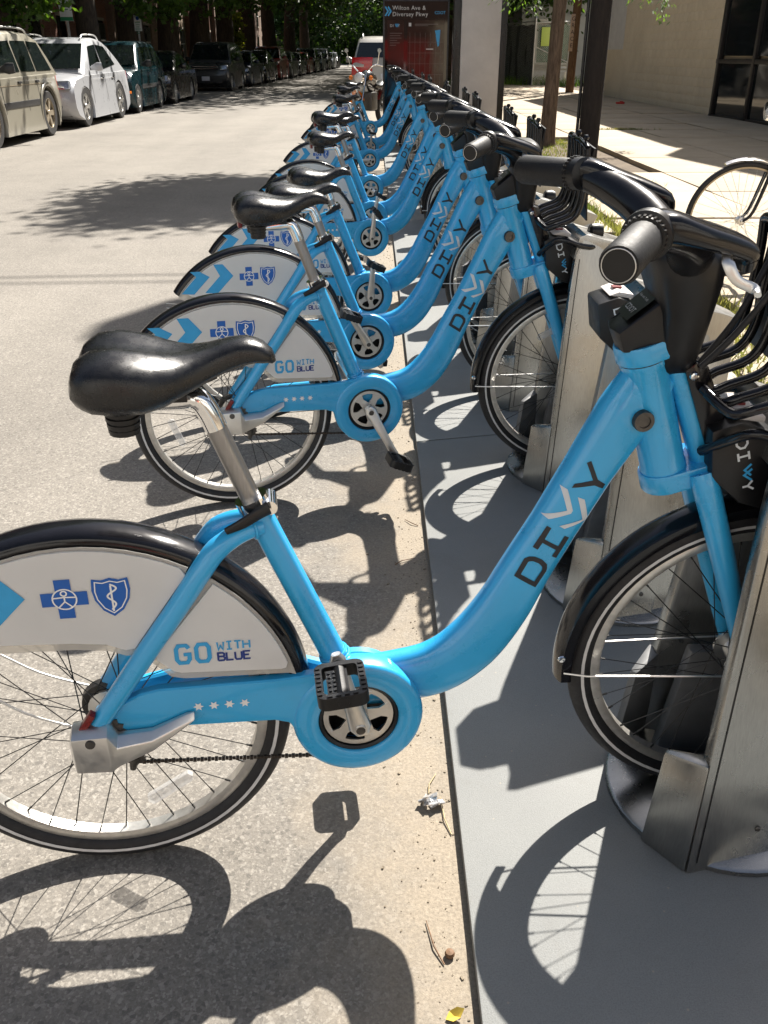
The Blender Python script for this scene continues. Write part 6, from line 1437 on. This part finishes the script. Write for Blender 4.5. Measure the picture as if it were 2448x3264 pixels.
MB().tube(smooth_path([(-.25, 0, RW + .70), (-.22, .15, RW + .74), (-.30, .27, RW + .72), (-.42, .30, RW + .70)], 4), .011, 8).tube(smooth_path([(-.25, 0, RW + .70), (-.22, -.15, RW + .74), (-.30, -.27, RW + .72), (-.42, -.30, RW + .70)], 4), .011, 8).build('handlebar', M['chrome'], pb)
MB().tube([(-.78, 0, RW + .5), (-.82, 0, RW + .62)], .013, 8).build('seat_post', M['chrome'], pb); link('saddle', BM_['saddle'], pb, (-.60, 0, RW - .33)); MB().tube([(-.60, .0, RW - .06), (-.60, -.09, RW - .06), (-.68, -.09, RW - .20)], .008, 8).build('crank', M['chrome'], pb)

# ================================================================== SMALL THINGS ON THE GROUND
def litter(nm, mb, mat, loc, label, cat, rz=0, **k):
    o = mb.build(nm, mat, None, **k); o.location = loc; o.rotation_euler = (0, 0, rz); return tag(o, label, cat)
def leafmb(l, w_, curl=.3):
    vs = [(-l / 2, 0, 0), (-l * .2, w_ / 2, .004), (l * .2, w_ * .42, .006 + curl * .01), (l / 2, 0, .003 + curl * .02), (l * .2, -w_ * .42, .005), (-l * .2, -w_ / 2, .003), (0, 0, .0)]
    top = vs + [(x, y, z + .0008) for x, y, z in vs]; f = [(6, i, (i + 1) % 6) for i in range(6)]
    return MB().add(top, f + [tuple(7 + q for q in g_[::-1]) for g_ in f])
litter('fallen_leaf', leafmb(.032, .018, .5), M['yellow_leaf'], (.125, .905, .003), 'small yellow leaf on the asphalt at the bottom edge', 'leaf', .3)
g3_ = np.random.default_rng(3); mb = MB()
for i in range(10):
    p = g3_.normal(size=3) * np.array([.011, .008, .004]) + np.array([0, 0, .010]); rr = Matrix.Rotation(g3_.uniform(0, 3), 3, Vector(g3_.normal(size=3)).normalized()); mb.box(p, (.018, .012, .002), rr)
litter('foil_wrapper', mb, M['foil'], (.105, 1.37, 0), 'crumpled silver foil wrapper beside the platform edge', 'litter', .4, smooth=0)
litter('pink_bead', MB().lathe([(0, 0), (.004, .001), (.006, .004), (.005, .008), (0, .010)], (0, 0, 0), 'Z', 14), M['pink'], (.128, 1.735, .001), 'tiny bright pink bead beside the platform under the bicycle', 'litter')
litter('nut_shell', MB().lathe([(0, 0), (.007, .0015), (.009, .007), (.007, .012), (0, .0135)], (0, 0, 0), 'Z', 14), M['brown_leaf'], (.125, 1.015, 0), 'round dark nut shell on the sandy edge by the platform', 'litter')
for i, (x, y, a, l) in enumerate(((.10, 1.04, 1.9, .09), (.118, 1.42, 1.3, .06), (.14, 1.33, 1.75, .10), (.09, 2.35, .6, .07), (.12, 2.6, 2.4, .06))):
    litter('twig', MB().tube([(-l / 2, 0, .003), (-l * .1, .004, .006), (l / 2, -.003, .004)], [.0014, .0016, .0009], 5), M['straw' if i in (1, 2) else 'brown_leaf'], (x, y, 0), ['dark thin twig beside the round nut shell', 'short straw beside the foil wrapper', 'longest dry straw along the platform edge', 'small twig under the frame of the nearest bicycle', 'small twig behind the nearest bicycle'][i], 'twig', a)
litter('red_scrap', MB().box((0, 0, .03), (.22, .10, .05)).box((.05, .02, .06), (.08, .06, .03)), M['red_banner'], (6.9, 27.3, .11), 'small red and white scrap lying at the foot of the block wall', 'litter', .4)
# loose grit and dry bits along the platform edge
vs = MB()
for i in range(1500):
    x = .155 - abs(rng.normal()) * .07; y = rng.uniform(.7, 9); s_ = abs(rng.normal()) * .0012 + .0006; rr = Matrix.Rotation(rng.uniform(0, 3), 3, 'Z'); vs.box((x, y, s_ * .4), (s_ * rng.uniform(.8, 2.4), s_, s_ * .8), rr)
tag(vs.build('loose_grit', M['grit'], None, smooth=0), 'loose sandy grit and dry crumbs along the platform edge', 'grit', kind='stuff')
